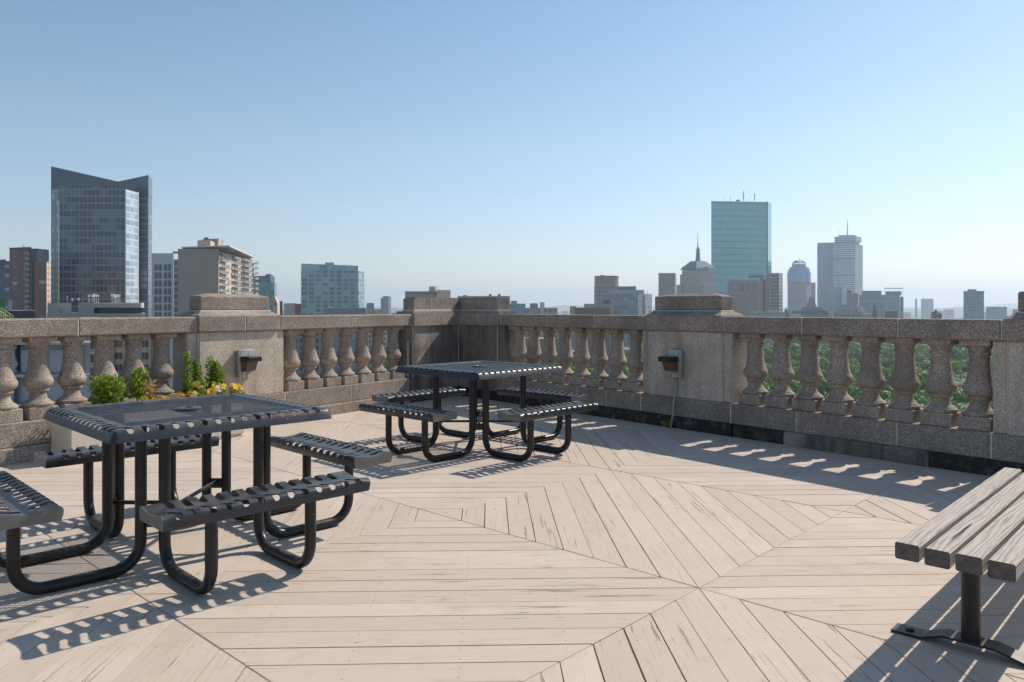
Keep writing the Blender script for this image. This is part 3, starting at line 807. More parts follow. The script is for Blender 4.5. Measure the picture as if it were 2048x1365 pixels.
# ------------------------------------------------------------------ timber bench
def bench():
    ang = R(46.4); d = Vector((math.cos(ang), math.sin(ang), 0)); q = Vector((d.y, -d.x, 0))
    O = Vector((1.477, 2.94, 0))
    def fb(a, b, z): v = O + d * a + q * b; return (v.x, v.y, z)
    root = empty('timber_bench', fb(.94, .2, 0), 'weathered grey timber slat bench on a black post at right', 'bench')
    L = 1.885; w, gp = .0865, .0165; rb = random.Random(9)
    for i in range(4):
        b0 = i * (w + gp); m = MB(); zz = rb.uniform(-.002, .002); a0, a1 = rb.uniform(-.006, .006), L + rb.uniform(-.01, .01)
        z0, z1 = .376 + zz, .44 + zz; bv = .006
        prof = [(b0 + bv, z0), (b0 + w - bv, z0), (b0 + w, z0 + bv), (b0 + w, z1 - bv), (b0 + w - bv, z1), (b0 + bv, z1), (b0, z1 - bv), (b0, z0 + bv)]
        n = 8; vs = [fb(a0, b, z) for b, z in prof] + [fb(a1, b, z) for b, z in prof]
        per = [0]
        for j in range(n): 
            p, p2 = prof[j], prof[(j + 1) % n]; per.append(per[-1] + math.hypot(p2[0] - p[0], p2[1] - p[1]))
        r = rb.random() * .9 + .05
        for j in range(n):
            jj = (j + 1) % n
            m.add([vs[j], vs[jj], vs[n + jj], vs[n + j]], [(0, 1, 2, 3)], 0, [[(a0, per[j]), (a0, per[j + 1]), (a1, per[j + 1]), (a1, per[j])]], r)
        m.add(vs[:n], [tuple(range(n))], 1, [[(b, z) for b, z in prof]], r); m.add(vs[n:], [tuple(range(n))], 1, [[(b, z) for b, z in prof]], r)
        m.build('slat', [WOOD, WOOD_END], root, False, True, False, True)
    cb = (4 * w + 3 * gp) / 2
    for a in (.262, L - .262):
        m = MB(); m.lathe([(.034, .034), (.034, .362)], 20, *fb(a, cb, 0)[:2]); m.build('post', BLACK, root, 40)
        m = MB(); m.box(a - .03, a + .03, .03, 2 * cb - .03, .362, .3755, 0, fb, 0, .002); m.build('bearer', BLACK, root)
        # bent flat bar that touches the deck at both ends
        m = MB(); pts = [(-.28, .006), (-.17, .007), (-.09, .036), (.09, .038), (.2, .010), (.36, .006)]
        hw = .045; vs = []; fs = []
        for b, z in pts:
            for s_, dz in ((-1, -.004), (1, -.004), (1, .004), (-1, .004)): vs.append(fb(a + s_ * hw, cb + b, z + dz))
        for i in range(len(pts) - 1):
            for j in range(4): fs.append((i * 4 + j, i * 4 + (j + 1) % 4, i * 4 + 4 + (j + 1) % 4, i * 4 + 4 + j))
        fs += [(0, 1, 2, 3), tuple(range(len(vs) - 1, len(vs) - 5, -1))]
        m.add(vs, fs)
        for b in (-.22, .3): 
            p = fb(a, cb + b, 0); m.lathe([(.017, .0085), (.017, .018), (.01, .021)], 8, p[0], p[1])
        m.build('foot_bar', BLACK, root)
bench()

# ------------------------------------------------------------------ planter and its plants
def leaf_quads(m, c, n, size, spread, r_, up=.4, mat=0):
    """n small folded leaves in an ellipsoid round c"""
    for _ in range(n):
        while True:
            p = Vector((r_.uniform(-1, 1), r_.uniform(-1, 1), r_.uniform(-1, 1)))
            if p.length < 1: break
        q = Vector((c[0] + p.x * spread[0], c[1] + p.y * spread[1], c[2] + p.z * spread[2]))
        d = Vector((p.x + r_.uniform(-.6, .6), p.y + r_.uniform(-.6, .6), up + r_.uniform(-.4, .6))).normalized()
        s_ = d.orthogonal().normalized(); s_.rotate(Matrix.Rotation(r_.uniform(0, 6.28), 3, d)); k = size * r_.uniform(.7, 1.3)
        nn = d.cross(s_)
        a, b = q, q + d * k; mid = q + d * k * .5
        m.add([a, mid + s_ * k * .3 + nn * k * .08, b, mid - s_ * k * .3 + nn * k * .08], [(0, 1, 2), (0, 2, 3)], mat)
LEAF_BOX = mat_leaf('box_leaf', (.08, .17, .02), (.34, .44, .06), .4)
LEAF_UP = mat_leaf('upright_leaf', (.06, .14, .02), (.27, .38, .06), .4)
LEAF_DRY = mat_leaf('dry_leaf', (.42, .22, .1), (.6, .38, .2), .3)
PETAL_Y = mat_leaf('yellow_petal', (.72, .42, .015), (.8, .55, .06), .25)
PETAL_O = mat_leaf('amber_petal', (.62, .3, .05), (.72, .45, .12), .25)
PETAL_W = mat_leaf('white_petal', (.72, .7, .62), (.8, .78, .7), .25)
STEM = mat_plain('plant_stem', (.12, .14, .05), .7)
SOIL = mat_plain('potting_soil', (.05, .04, .03), .95, 0, .4, 40)
PLANTERM = mat_plain('pale_planter', (.56, .5, .41), .8, 0, .14, 5)
def planter():
    root = empty('planter', FL(5.0, -.25, 0), 'long pale planter box of flowers behind the near picnic table', 'planter')
    s0, s1, o0, o1, H = 4.15, 5.86, -.43, -.07, .40
    m = MB()
    m.box(s0, s1, o0, o0 + .03, .0, H, 0, FL, 0, .004); m.box(s0, s1, o1 - .03, o1, .0, H, 0, FL, 0, .004)
    m.box(s0, s0 + .03, o0 + .031, o1 - .031, .0, H, 0, FL, 0, .004); m.box(s1 - .03, s1, o0 + .031, o1 - .031, .0, H, 0, FL, 0, .004)
    m.build('box', PLANTERM, root)
    m = MB(); m.box(s0 - .012, s1 + .012, o0 - .012, o0 - .001, .03, .10, 0, FL, 0, .003); m.box(s0 - .012, s0 - .001, o0, o1, .03, .10, 0, FL, 0, .003)
    m.build('skirting', PLANTERM, root)
    m = MB(); m.box(s0 + .031, s1 - .031, o0 + .031, o1 - .031, .1, H - .035, 0, FL); m.build('soil', SOIL, root)
planter()
PT = .37
def FP(u, o, z):          # point of the planter strip seen at photo column u, at wall offset o
    t = (u - 1024) / F; y = (DL + o) / (nL.x * t + nL.y); return (t * y, y, z)
def upright(u, o, top, label, n=150, rad=.045, leaf=LEAF_UP, group='leafy plants in the planter', seed=0, stems=1):
    r_ = random.Random(100 + seed + int(u)); b = FP(u, o, PT)
    root = empty('leafy_plant', b, label, 'plant', group)
    sm, lf = MB(), MB()
    for k in range(stems):
        dx, dy = (r_.uniform(-.05, .05), r_.uniform(-.04, .04)) if stems > 1 else (0, 0)
        tz = top - (r_.uniform(0, .12) if k else 0); lean = (r_.uniform(-.04, .04), r_.uniform(-.03, .03))
        steps = 14
        path = [(b[0] + dx + lean[0] * i / steps, b[1] + dy + lean[1] * i / steps, PT + (tz - PT) * i / steps) for i in range(steps + 1)]
        sm.tube(path, .0045, 6)
        for i in range(1, steps + 1):
            f = i / steps; rr = rad * (1.2 - .98 * f) + .006
            leaf_quads(lf, path[i], max(4, int(n / steps)), .04, (rr, rr, .022), r_, .5)
    sm.build('stem', STEM, root); lf.build('foliage', leaf, root, fix=False)
def shrub(u, o, top, wid, label, n, leaf=LEAF_BOX, seed=0, name='box_shrub', base=PT):
    r_ = random.Random(seed); b = FP(u, o, base)
    root = empty(name, b, label, 'shrub' if name == 'box_shrub' else 'plant', 'leafy plants in the planter')
    lf, sm = MB(), MB()
    for _ in range(int(16 if n > 500 else 9)):
        a = r_.uniform(0, 6.28); q = math.sqrt(r_.random()) * wid * .78
        tz = top - r_.uniform(0, .35) * (top - base) - .1 * (q / wid) * (top - base)
        c = (b[0] + math.cos(a) * q, b[1] + math.sin(a) * q * .7, tz - .05)
        sm.tube([(b[0] + math.cos(a) * q * .3, b[1], base - .02), ((b[0] + c[0]) / 2, (b[1] + c[1]) / 2, (base + c[2]) / 2), c], .004, 5)
        for j in range(5):
            f = j / 4; cc = (c[0] * f + (b[0] * .5 + c[0] * .5) * (1 - f), c[1] * f + (b[1] * .5 + c[1] * .5) * (1 - f), base + .03 + (c[2] - base) * f)
            leaf_quads(lf, cc, int(n / 60), .036, (.05, .05, .035), r_, .45)
    sm.build('stem', STEM, root); lf.build('foliage', leaf, root, fix=False)
shrub(215, -.24, .74, .16, 'round bright green box shrub, leftmost bush in the planter', 1500, seed=4)
upright(250, -.22, .6, 'short green plant beside the white pansy', 170, .055, seed=3, stems=2)
upright(268, -.21, .73, 'slender green plant rising beside the dried orange plant', 190, .05, seed=1, stems=3, leaf=LEAF_BOX)
shrub(296, -.24, .66, .085, 'dried orange brown plant between green plant and yellow pansies', 420, LEAF_DRY, 8, 'dried_plant')
upright(375, -.22, .84, 'tall single spire of green leaves left of the lamp pier joint', 300, .042, seed=5, stems=1)
upright(386, -.26, .56, 'low dark green plant at the foot of the tall spire', 240, .06, seed=6, stems=3)
upright(405, -.2, .78, 'dark green leafy spire, left of the three spires under the lamp', 250, .04, seed=7, stems=2)
upright(425, -.2, .79, 'green leafy spire in the middle of the three under the lamp', 250, .04, seed=8, stems=2)
upright(443, -.2, .75, 'green leafy spire nearest to the lamp plate', 250, .04, seed=9, stems=2)
upright(360, -.22, .52, 'low dark sprig at the left of the leafy spires', 110, .05, seed=12, stems=2)
def pansy(u, o, top, label, petals, heads, seed, cat='flower'):
    top += .035; r_ = random.Random(seed); b = FP(u, o, PT); root = empty('pansy', b, label, 'flower', 'pansies in the planter')
    st, pe, lf = MB(), MB(), MB()
    for k in range(heads):
        c = Vector((b[0] + r_.uniform(-.05, .05), b[1] + r_.uniform(-.04, .04), top - r_.uniform(0, .05)))
        st.tube([(b[0], b[1], PT - .02), (c.x * .7 + b[0] * .3, c.y * .7 + b[1] * .3, (c.z + PT) / 2), tuple(c)], .0025, 5)
        nv = (Vector((.45, -.85, .5)) + Vector((r_.uniform(-.5, .5), r_.uniform(-.4, .4), r_.uniform(-.3, .3)))).normalized()
        a = nv.orthogonal().normalized(); bb = nv.cross(a)
        for j in range(5):
            t = 2 * PI * j / 5 + r_.random() * .3; d = a * math.cos(t) + bb * math.sin(t); e = a * -math.sin(t) + bb * math.cos(t); k2 = .031 * r_.uniform(.9, 1.25)
            pts = [c + nv * .002 * j, c + d * k2 * .55 + e * k2 * .55 + nv * .004, c + d * k2 * 1.05 + e * k2 * .3, c + d * k2 * 1.08 - e * k2 * .3 + nv * .004, c + d * k2 * .55 - e * k2 * .55]
            pe.add(pts, [(0, 1, 2), (0, 2, 3), (0, 3, 4)])
        leaf_quads(lf, (c.x, c.y, (c.z + PT) / 2), 9, .032, (.035, .035, .03), r_)
    st.build('stem', STEM, root); pe.build('petals', petals, root, fix=False); lf.build('foliage', LEAF_BOX, root, fix=False)
pansy(164, -.3, .40, 'single yellow pansy at the left end of the planter', PETAL_Y, 2, 1)
pansy(187, -.3, .40, 'small yellow pansy just left of the box shrub', PETAL_Y, 2, 2)
pansy(246, -.33, .415, 'faded amber pansies below the white pansy', PETAL_O, 4, 3)
pansy(263, -.3, .45, 'white pansy beside the dried orange plant', PETAL_W, 6, 4)
pansy(291, -.32, .445, 'bright yellow pansies under the dried orange plant', PETAL_Y, 6, 5)
pansy(308, -.32, .43, 'amber pansies at the right of the dried orange plant', PETAL_O, 4, 6)
pansy(340, -.3, .415, 'low yellow pansies between dried plant and tall spire', PETAL_Y, 5, 7)
pansy(362, -.3, .44, 'amber pansy cluster left of the tall spire', PETAL_O, 5, 8)
pansy(381, -.3, .455, 'amber pansies under the tall spire', PETAL_O, 3, 9)
pansy(398, -.3, .535, 'amber pansy raised among the dark green spires', PETAL_O, 2, 10)
pansy(420, -.3, .46, 'large yellow pansies in front of the middle spire', PETAL_Y, 6, 11)
pansy(436, -.3, .47, 'cream white pansies below the lamp', PETAL_W, 4, 12)
pansy(440, -.28, .53, 'yellow pansy raised in front of the spire nearest the lamp', PETAL_Y, 3, 13)
pansy(470, -.28, .475, 'yellow pansies at the right end of the planter', PETAL_Y, 9, 14)
def weeds():
    r_ = random.Random(2)
    for fr, s, o, lab in ((FL, 1.75, -.07, 'tiny green weed in the joint below the sunlit balustrade'), (FR, 4.0, -.02, 'tiny weed by the conduit foot on the black flashing'), (FR, 2.75, -.03, 'tiny weed at the deck edge behind the far table')):
        p = fr(s, o, 0); m = MB(); leaf_quads(m, (p[0], p[1], .03), 40, .035, (.06, .03, .03), r_, .8)
        tag(m.build('weed', LEAF_BOX, fix=False), lab, 'weed', 'weeds in the joints'); 
weeds()

# ------------------------------------------------------------------ the city
GZ = -44.0
def PX(u, y): return ((u - 1024) / F * y, y)
def ZV(v, y): return EYE + (HV - v) / F * y
def thing(name, label, u, y, cat='building', group=None):
    x, yy = PX(u, y); return empty(name, (x, yy, GZ), label, cat, group)
def block(root, part, mat, pts, vtop, yt=None, vbot=None, cap=1, roof=None, vt=None):
    """prism on plan corners (photo column, depth); top given as a photo row at depth yt"""
    yt = yt or pts[0][1]; m = MB(); z0 = GZ if vbot is None else ZV(vbot, yt)
    zt = [ZV(v, y) for v, (u, y) in zip(vt, pts)] if vt else None
    m.prism([PX(*p) for p in pts], z0, None if vt else ZV(vtop, yt), 0, cap, 0.0, zt)
    return m.build(part, [mat, roof or ROOF], root)
def mast(root, u, y, v0, v1, r=.5, part='antenna', mat=None):
    x, yy = PX(u, y); m = MB(); z0, z1 = ZV(v0, y), ZV(v1, y); m.tube([(x, yy, z0), (x, yy, z0 + (z1 - z0) * .55), (x, yy, z1)], [r, r * .7, r * .3], 6)
    return m.build(part, mat or MAST, root)
ROOF = mat_plain('roof_gravel', (.3, .28, .26), .9, 0, .2, .2)
ROOF_D = mat_plain('dark_roof', (.12, .12, .12), .9, 0, .2, .2)
MAST = mat_plain('mast_metal', (.32, .33, .34), .5, .4)
WHITE = mat_plain('white_paint', (.72, .7, .67), .6, 0, .06, 3)
CONC = mat_plain('pale_concrete', (.46, .42, .37), .85, 0, .1, .4)

# --- glass tower at left, with slanted crown screens
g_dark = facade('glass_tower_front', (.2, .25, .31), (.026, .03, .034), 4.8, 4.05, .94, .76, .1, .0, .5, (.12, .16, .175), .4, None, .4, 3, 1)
g_fin = facade('glass_tower_screen', (.075, .1, .125), (.06, .08, .1), 1.6, 60, .86, .98, .15, .2, .25, None, 0, None, .25)
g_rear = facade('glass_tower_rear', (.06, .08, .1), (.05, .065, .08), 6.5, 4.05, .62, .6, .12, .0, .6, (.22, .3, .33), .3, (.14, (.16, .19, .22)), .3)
g_facet = facade('glass_tower_facet', (.42, .5, .58), (.26, .34, .42), 4.5, 4.05, .76, .66, .12, .1, .7, (.62, .7, .75), .25, (.22, (.62, .7, .76)), .35, 0, 3)  # paler version of the tower glass, its lit look put into the colour
t = thing('glass_tower', 'tall dark glass tower with slanted crown screens at left', 190, 455, 'tower')
block(t, 'front_wing', g_dark, [(118, 449), (251, 449), (251, 470), (118, 470)], 372)
block(t, 'painted_lit_facet', g_facet, [(251.3, 449), (276, 462), (276, 475), (251.3, 470.5)], 379, 449)
block(t, 'crown_screen', g_fin, [(102, 457), (273, 471), (273, 474), (102, 460)], 0, vbot=402, vt=[333, 372, 372, 333])
block(t, 'side_wing', g_rear, [(102, 457.2), (117.5, 450), (117.5, 480), (102, 480)], 380, 455)
block(t, 'rear_wing', g_rear, [(236, 480), (296.5, 480), (304, 496), (236, 500)], 390, 480)
block(t, 'rear_screen', g_fin, [(236, 479.6), (296.8, 479.6), (304.4, 496), (301, 497), (295, 484), (236, 484)], 0, vbot=391, vt=[363.5, 350.5, 358.5, 358.5, 351, 363.5])
block(t, 'corner_strip', WHITE, [(276.2, 461.8), (277.4, 462.6), (277.4, 464), (276.2, 464)], 384, 462)
# --- slate blue block at the far left edge
fb_ = facade('slate_flats', (.12, .155, .19), (.07, .09, .11), 7.5, 3.1, .42, .6, .2, 0, .8, (.42, .48, .52), .35)
t = thing('flats_block', 'slate blue apartment block at the left edge beside the brick tower', 5, 520)
block(t, 'facade', fb_, [(-160, 500), (27, 520), (27, 560), (-160, 540)], 521, 510)
for u in (3, 9): block(t, 'roof_plant', ROOF_D, [(u - 3, 515), (u + 3, 515), (u + 3, 522), (u - 3, 522)], 519.6, 515, 522)
# --- brick tower
br = facade('brick_tower', (.27, .125, .085), (.08, .085, .09), 8.5, 3.0, .4, .62, .25, 0, .6, (.45, .43, .4), .12, None)
br2 = facade('banded_bay', (.33, .2, .15), (.07, .075, .08), 5, 3.0, .99, .5, .25, 0, .4, None, 0, (.24, (.5, .44, .38)))
br3 = facade('banded_corner', (.5, .3, .2), (.72, .6, .48), 3.0, 3.0, .55, .5, .4, 0, .3)
grp = facade('grey_bay_tower', (.3, .3, .3), (.09, .09, .1), 6.8, 40, .3, .7, .5, 0, .1)
t = thing('brick_tower', 'stepped brick apartment tower between the slate block and glass tower', 60, 420, 'tower')
block(t, 'facade', br, [(19, 430), (60, 425), (62.5, 440), (24, 450)], 496, 425)
block(t, 'banded_bay', br2, [(49, 424), (57.5, 423.5), (60, 426), (49, 426.5)], 499, 425)
block(t, 'cornice', mat_plain('brick_cornice', (.2, .13, .1), .8), [(18, 429.5), (61.5, 423), (64, 440), (24, 451)], 494.8, 425, 496.1)
block(t, 'roof_screen', grp, [(62, 436), (74, 436), (98, 446), (98, 452), (62, 452)], 497.5, 436, 524)
block(t, 'infill', mat_plain('dark_grey_infill', (.16, .16, .17), .6), [(62.6, 437), (75, 437), (75, 450), (62.6, 450)], 523.9, 437)  # flat dark grey fill between the brick masses
block(t, 'front_wing', br, [(69, 405), (93, 405), (93, 420), (69, 420)], 524, 405)
block(t, 'corner_bay', br3, [(93.2, 404.5), (101, 410), (101, 420), (93.2, 419)], 524, 405)
mast(t, 47.5, 430, 495.5, 490, .25)
# --- white gridded block and striped block behind
t = thing('office_block', 'white gridded office block right of the glass tower', 326, 430)
wg = mat_plain('white_cladding', (.62, .6, .6), .7, 0, .05, .3); wgl = mat_plain('dark_glazing', (.09, .11, .13), .15)
block(t, 'facade', wg, [(303.5, 425), (347, 425), (347, 450), (303.5, 450)], 507, 425)
for i, u in enumerate((312, 320, 331, 339)):
    for v in range(529, 660, 16): block(t, 'window', wgl, [(u - 2.9, 424.8), (u + 2.9, 424.8), (u + 2.9, 425.2), (u - 2.9, 425.2)], v, 425, v + 12.5, 0)
t = thing('balcony_block', 'narrow block of striped balconies squeezed beside the tan slab', 351, 400)
block(t, 'facade', facade('striped', (.45, .44, .43), (.09, .12, .14), 9, 3.5, .98, .62, .2, 0, .5), [(347.5, 400), (358, 400), (358, 410), (347.5, 410)], 519, 400)
block(t, 'roof_slab', CONC, [(345.5, 398), (358, 398), (358, 408), (345.5, 408)], 503.3, 398, 505)
# --- tan slab
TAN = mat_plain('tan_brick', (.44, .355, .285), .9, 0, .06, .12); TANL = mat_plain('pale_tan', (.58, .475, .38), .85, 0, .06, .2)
RAIL = mat_plain('balcony_rail', (.22, .22, .21), .5); SLAB = mat_plain('balcony_slab', (.56, .5, .43), .85)
t = thing('apartment_slab', 'tan apartment slab with a blank end wall and stacked balconies', 430, 330)
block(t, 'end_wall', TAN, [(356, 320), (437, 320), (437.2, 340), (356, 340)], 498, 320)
side = [(437.2, 320.3), (508, 392), (470, 400), (436.8, 340.3)]
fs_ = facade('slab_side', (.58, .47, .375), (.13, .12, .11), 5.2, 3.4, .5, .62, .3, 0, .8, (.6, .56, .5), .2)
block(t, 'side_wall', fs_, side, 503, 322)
block(t, 'roof_slab', WHITE, [(362, 321), (458, 318), (510, 390), (470, 400), (380, 345)], 0, vbot=495.3, vt=[492.2, 492.2, 510.5, 510, 497]) if False else None
def slab_roof():
    m = MB(); z = ZV(492.5, 320); pts = [PX(363, 324), PX(459, 316), PX(509, 388), PX(470, 402), PX(380, 350)]
    m.prism(pts, z - .5, z, 0, 0); m.build('roof_slab', WHITE, t)
    m = MB(); m.prism([PX(367, 326), PX(440, 322), PX(503, 392), PX(468, 398), PX(385, 346)], ZV(499, 320), z - .5, 0, 0); m.build('top_storey', facade('top_storey', (.45, .36, .3), (.3, .29, .28), 4.2, 9, .5, .5, .4, 0, .5), t)
slab_roof()
block(t, 'penthouse', TAN, [(395, 332), (421, 332), (430, 345), (400, 346)], 481, 332, 493, 1)
block(t, 'lift_house', TAN, [(404, 350), (437, 345), (448, 356), (415, 360)], 477.3, 345, 493, 1)
block(t, 'roof_vent', ROOF_D, [(408, 350), (417, 350), (417, 354), (408, 354)], 475.3, 350, 478)
mast(t, 444.5, 350, 492, 474.5, .12); mast(t, 400.5, 340, 492, 469, .06)
def sidept(f, out):       # along the sunlit side wall, pushed out from it
    a, b = Vector(PX(437.2, 320.3)), Vector(PX(508, 392)); d = (b - a).normalized(); n = Vector((d.y, -d.x)); p = a + (b - a) * f + n * out; return p
for fl in range(13):
    z = ZV(508.5, 320) - fl * 2.62
    for f0, f1, dep in ((.02, .17, 1.3), (.33, .5, 1.3), (.58, .83, 1.9), (.93, 1.04, 1.8)):
        m = MB(); q = [sidept(f0, .05), sidept(f1, .05), sidept(f1, dep), sidept(f0, dep)]
        m.prism([tuple(x) for x in q], z - .22, z, 0, 0); sb = m.build('balcony', SLAB, t)
        m = MB(); m.prism([tuple(x) for x in (sidept(f0, dep - .08), sidept(f1, dep - .08), sidept(f1, dep), sidept(f0, dep))], z + .01, z + .95, 0, 0)
        r_ = m.build('railing', RAIL, None); r_.parent = sb; r_.matrix_parent_inverse = Matrix.Translation((-t.location[0], -t.location[1], -t.location[2]))
# --- teal glass block behind the slab
teal = facade('teal_block', (.16, .27, .28), (.1, .19, .2), 2.4, 3.9, .86, .82, .12, .15, .7, (.3, .4, .42), .1, (.08, (.3, .42, .43)), .3)
pix = facade('pixel_crown', (.42, .48, .55), (.1, .2, .22), 3.2, 2.6, .98, .98, .3, 0, .2, (.12, .14, .3), .3, None, .4)
t = thing('teal_block', 'teal glass block half hidden behind the tan slab', 530, 620)
block(t, 'facade', teal, [(500, 620), (549, 615), (554, 640), (500, 650)], 564.5, 615)
block(t, 'crown', pix, [(500, 622), (541, 618), (549.5, 634), (500, 645)], 552, 618, 565)
block(t, 'penthouse', pix, [(531, 622), (540, 620), (546, 632), (531, 635)], 548.5, 620, 553)
mast(t, 538, 625, 549, 543.5, .15); mast(t, 557, 640, 640, 580, .12)
# --- stone gable, red-brown house
t = thing('gabled_house', 'little tan stone gable peeping over the left pier', 550, 150)
def gable():
    m = MB(); y = 150; pts = [(545.5, 640), (545.5, 606), (550, 594), (554.8, 607), (554.8, 640)]
    vs = []
    for yy in (y, y + 1.6):
        for u, v in pts: x, _ = PX(u, y); vs.append((x, yy, ZV(v, y) if v < 640 else GZ))
    m.add(vs, [(0, 1, 2, 3, 4), (9, 8, 7, 6, 5)] + [(i, (i + 1) % 5, 5 + (i + 1) % 5, 5 + i) for i in range(5)]); m.build('gable_wall', TANL, t)
    x, _ = PX(550.2, y); m = MB(); m.box(x - .12, x + .12, y - .06, y - .01, ZV(612.5, y), ZV(605, y)); m.build('window', wgl, t)
gable()
t = thing('dark_house', 'dark brick house just right of the stone gable', 560, 300)
block(t, 'facade', mat_plain('dark_brick', (.14, .12, .13), .9), [(555, 300), (565, 300), (565, 320), (555, 320)], 603, 300)
# --- green glass office block
gg = facade('green_glass', (.27, .4, .4), (.075, .125, .13), 6.2, 4.0, .7, .66, .14, .1, 1.0, (.36, .47, .47), .3, None, .3, 0, 3)
gc = facade('green_crown', (.27, .4, .4), (.16, .25, .26), 8, 9, .96, .9, .2, .1, .8, None, 0, None, .3)
t = thing('glass_office', 'wide pale green glass office block with a stepped roof', 665, 700)
block(t, 'facade', gg, [(602, 700), (717, 710), (729, 728), (729, 760), (602, 745)], 541.5, 700, None, 1)
block(t, 'crown', gc, [(602.5, 701), (716, 711), (716, 745), (602.5, 740)], 0, vbot=542, vt=[527.5, 532, 532, 527.5])
block(t, 'roof_room', CONC, [(650, 712), (668, 714), (668, 724), (650, 722)], 525.3, 712, 530)
mast(t, 660.5, 715, 526, 513, .15); mast(t, 692, 715, 531, 528.5, .3)
# --- tan block with tower over the corner pier
tb = facade('beige_block', (.36, .32, .29), (.14, .14, .15), 30, 3.6, .97, .42, .3, 0, .2)
t = thing('beige_block', 'long beige block with a square roof tower over the corner pier', 855, 600)
block(t, 'facade', tb, [(810, 600), (874, 600), (874, 640), (810, 640)], 583, 600)
block(t, 'end_wing', TAN, [(874.2, 596), (901, 605), (901, 640), (874.2, 640)], 580.5, 600)
block(t, 'roof_tower', CONC, [(858, 604), (871, 604), (878, 615), (858, 620)], 573.5, 604, 584)
for u, v in ((861, 568), (866, 570.5), (872, 569), (823, 578)): mast(t, u, 606, 575 if u > 850 else 583.5, v, .1)
# --- slender tower
t = thing('slender_tower', 'slender lavender grey tower standing alone near the corner pier', 772, 1150, 'tower')
block(t, 'facade', mat_plain('lavender_wall', (.33, .32, .36), .8), [(766, 1150), (777, 1150), (777, 1175), (766, 1175)], 592.7, 1150)
block(t, 'side_wing', mat_plain('lavender_wall_low', (.3, .29, .33), .8), [(761.5, 1150), (766, 1151), (766, 1170), (761.5, 1170)], 596, 1150)
block(t, 'stair_strip', mat_plain('pale_stair', (.55, .5, .46), .8), [(777.2, 1149), (782, 1152), (782, 1170), (777.2, 1170)], 593, 1150)
# --- cylinder tower and stepped block
cy = facade('round_tower_wall', (.38, .31, .28), (.1, .1, .11), 3.4, 3.9, .45, .66, .2, 0, .5)
cyt = facade('round_tower_top', (.42, .31, .27), (.24, .17, .15), 3.4, 30, .45, .9, .3, 0, .2)
t = thing('round_tower', 'beige round tower with a brown drum top, right of corner pier', 1212, 760, 'tower')
def drum(part, mat, u, y, ru, v0, v1, n=28, roof=None):
    x, yy = PX(u, y); r = ru / F * y; m = MB()
    pts = [(x + r * math.cos(2 * PI * i / n), yy + r * math.sin(2 * PI * i / n)) for i in range(n)]
    m.prism(pts, GZ if v0 is None else ZV(v0, y), ZV(v1, y), 0, 1); return m.build(part, [mat, roof or ROOF], t)
drum('drum', cyt, 1213, 760, 24, 571, 554); drum('shaft', cy, 1213, 760, 24.6, None, 571)
drum('parapet', mat_plain('brown_parapet', (.28, .21, .19), .8), 1213, 760, 24.9, 554.2, 552.8)
block(t, 'roof_room', TAN, [(1200, 752), (1209, 752), (1209, 765), (1200, 765)], 550.8, 755, 553.2)
sb1 = facade('stepped_glass', (.3, .35, .38), (.14, .2, .24), 3, 3.6, .9, .8, .15, .1, .7, (.35, .45, .52), .15)
sb2 = facade('stepped_stone', (.42, .37, .33), (.16, .17, .19), 2.6, 4, .45, .7, .3, 0, .5)
t = thing('stepped_block', 'stepped stone and glass block in front of the round tower', 1262, 620)
block(t, 'facade', sb1, [(1207, 628), (1277, 612), (1277, 650), (1207, 650)], 597, 620)
block(t, 'attic', sb2, [(1207, 629), (1277, 613), (1277, 650), (1207, 650)], 588, 620, 597.2)
block(t, 'corner_wing', sb2, [(1277.3, 611), (1290, 618), (1290, 650), (1277.3, 650)], 587.5, 612)
block(t, 'glass_wing', sb1, [(1290.3, 617), (1304, 630), (1304, 650), (1290.3, 650)], 588, 618)
block(t, 'setback', mat_plain('pale_setback', (.42, .46, .52), .6), [(1217, 632), (1288, 618), (1288, 645), (1217, 645)], 580.5, 622, 589)
block(t, 'plant_room', mat_plain('green_plant_room', (.24, .27, .27), .7), [(1233, 634), (1272, 622), (1272, 640), (1233, 640)], 573, 625, 581)
mast(t, 1295, 625, 588, 581, .2)
# --- grey tower left of the pyramid-roof building
t = thing('grey_tower', 'plain grey gridded tower left of the spired stone building', 1335, 800, 'tower')
block(t, 'facade', facade('grey_grid', (.4, .36, .35), (.24, .22, .22), 1.5, 3.8, .5, .7, .4, 0, .4), [(1317, 800), (1350, 800), (1353, 815), (1320, 820)], 546.5, 800)
block(t, 'podium_glass', facade('teal_base', (.25, .33, .36), (.2, .3, .33), 3, 3.8, .9, .8, .2, .1, .5), [(1316.5, 799), (1350.5, 799), (1353.5, 816), (1318, 816)], 588, 800)
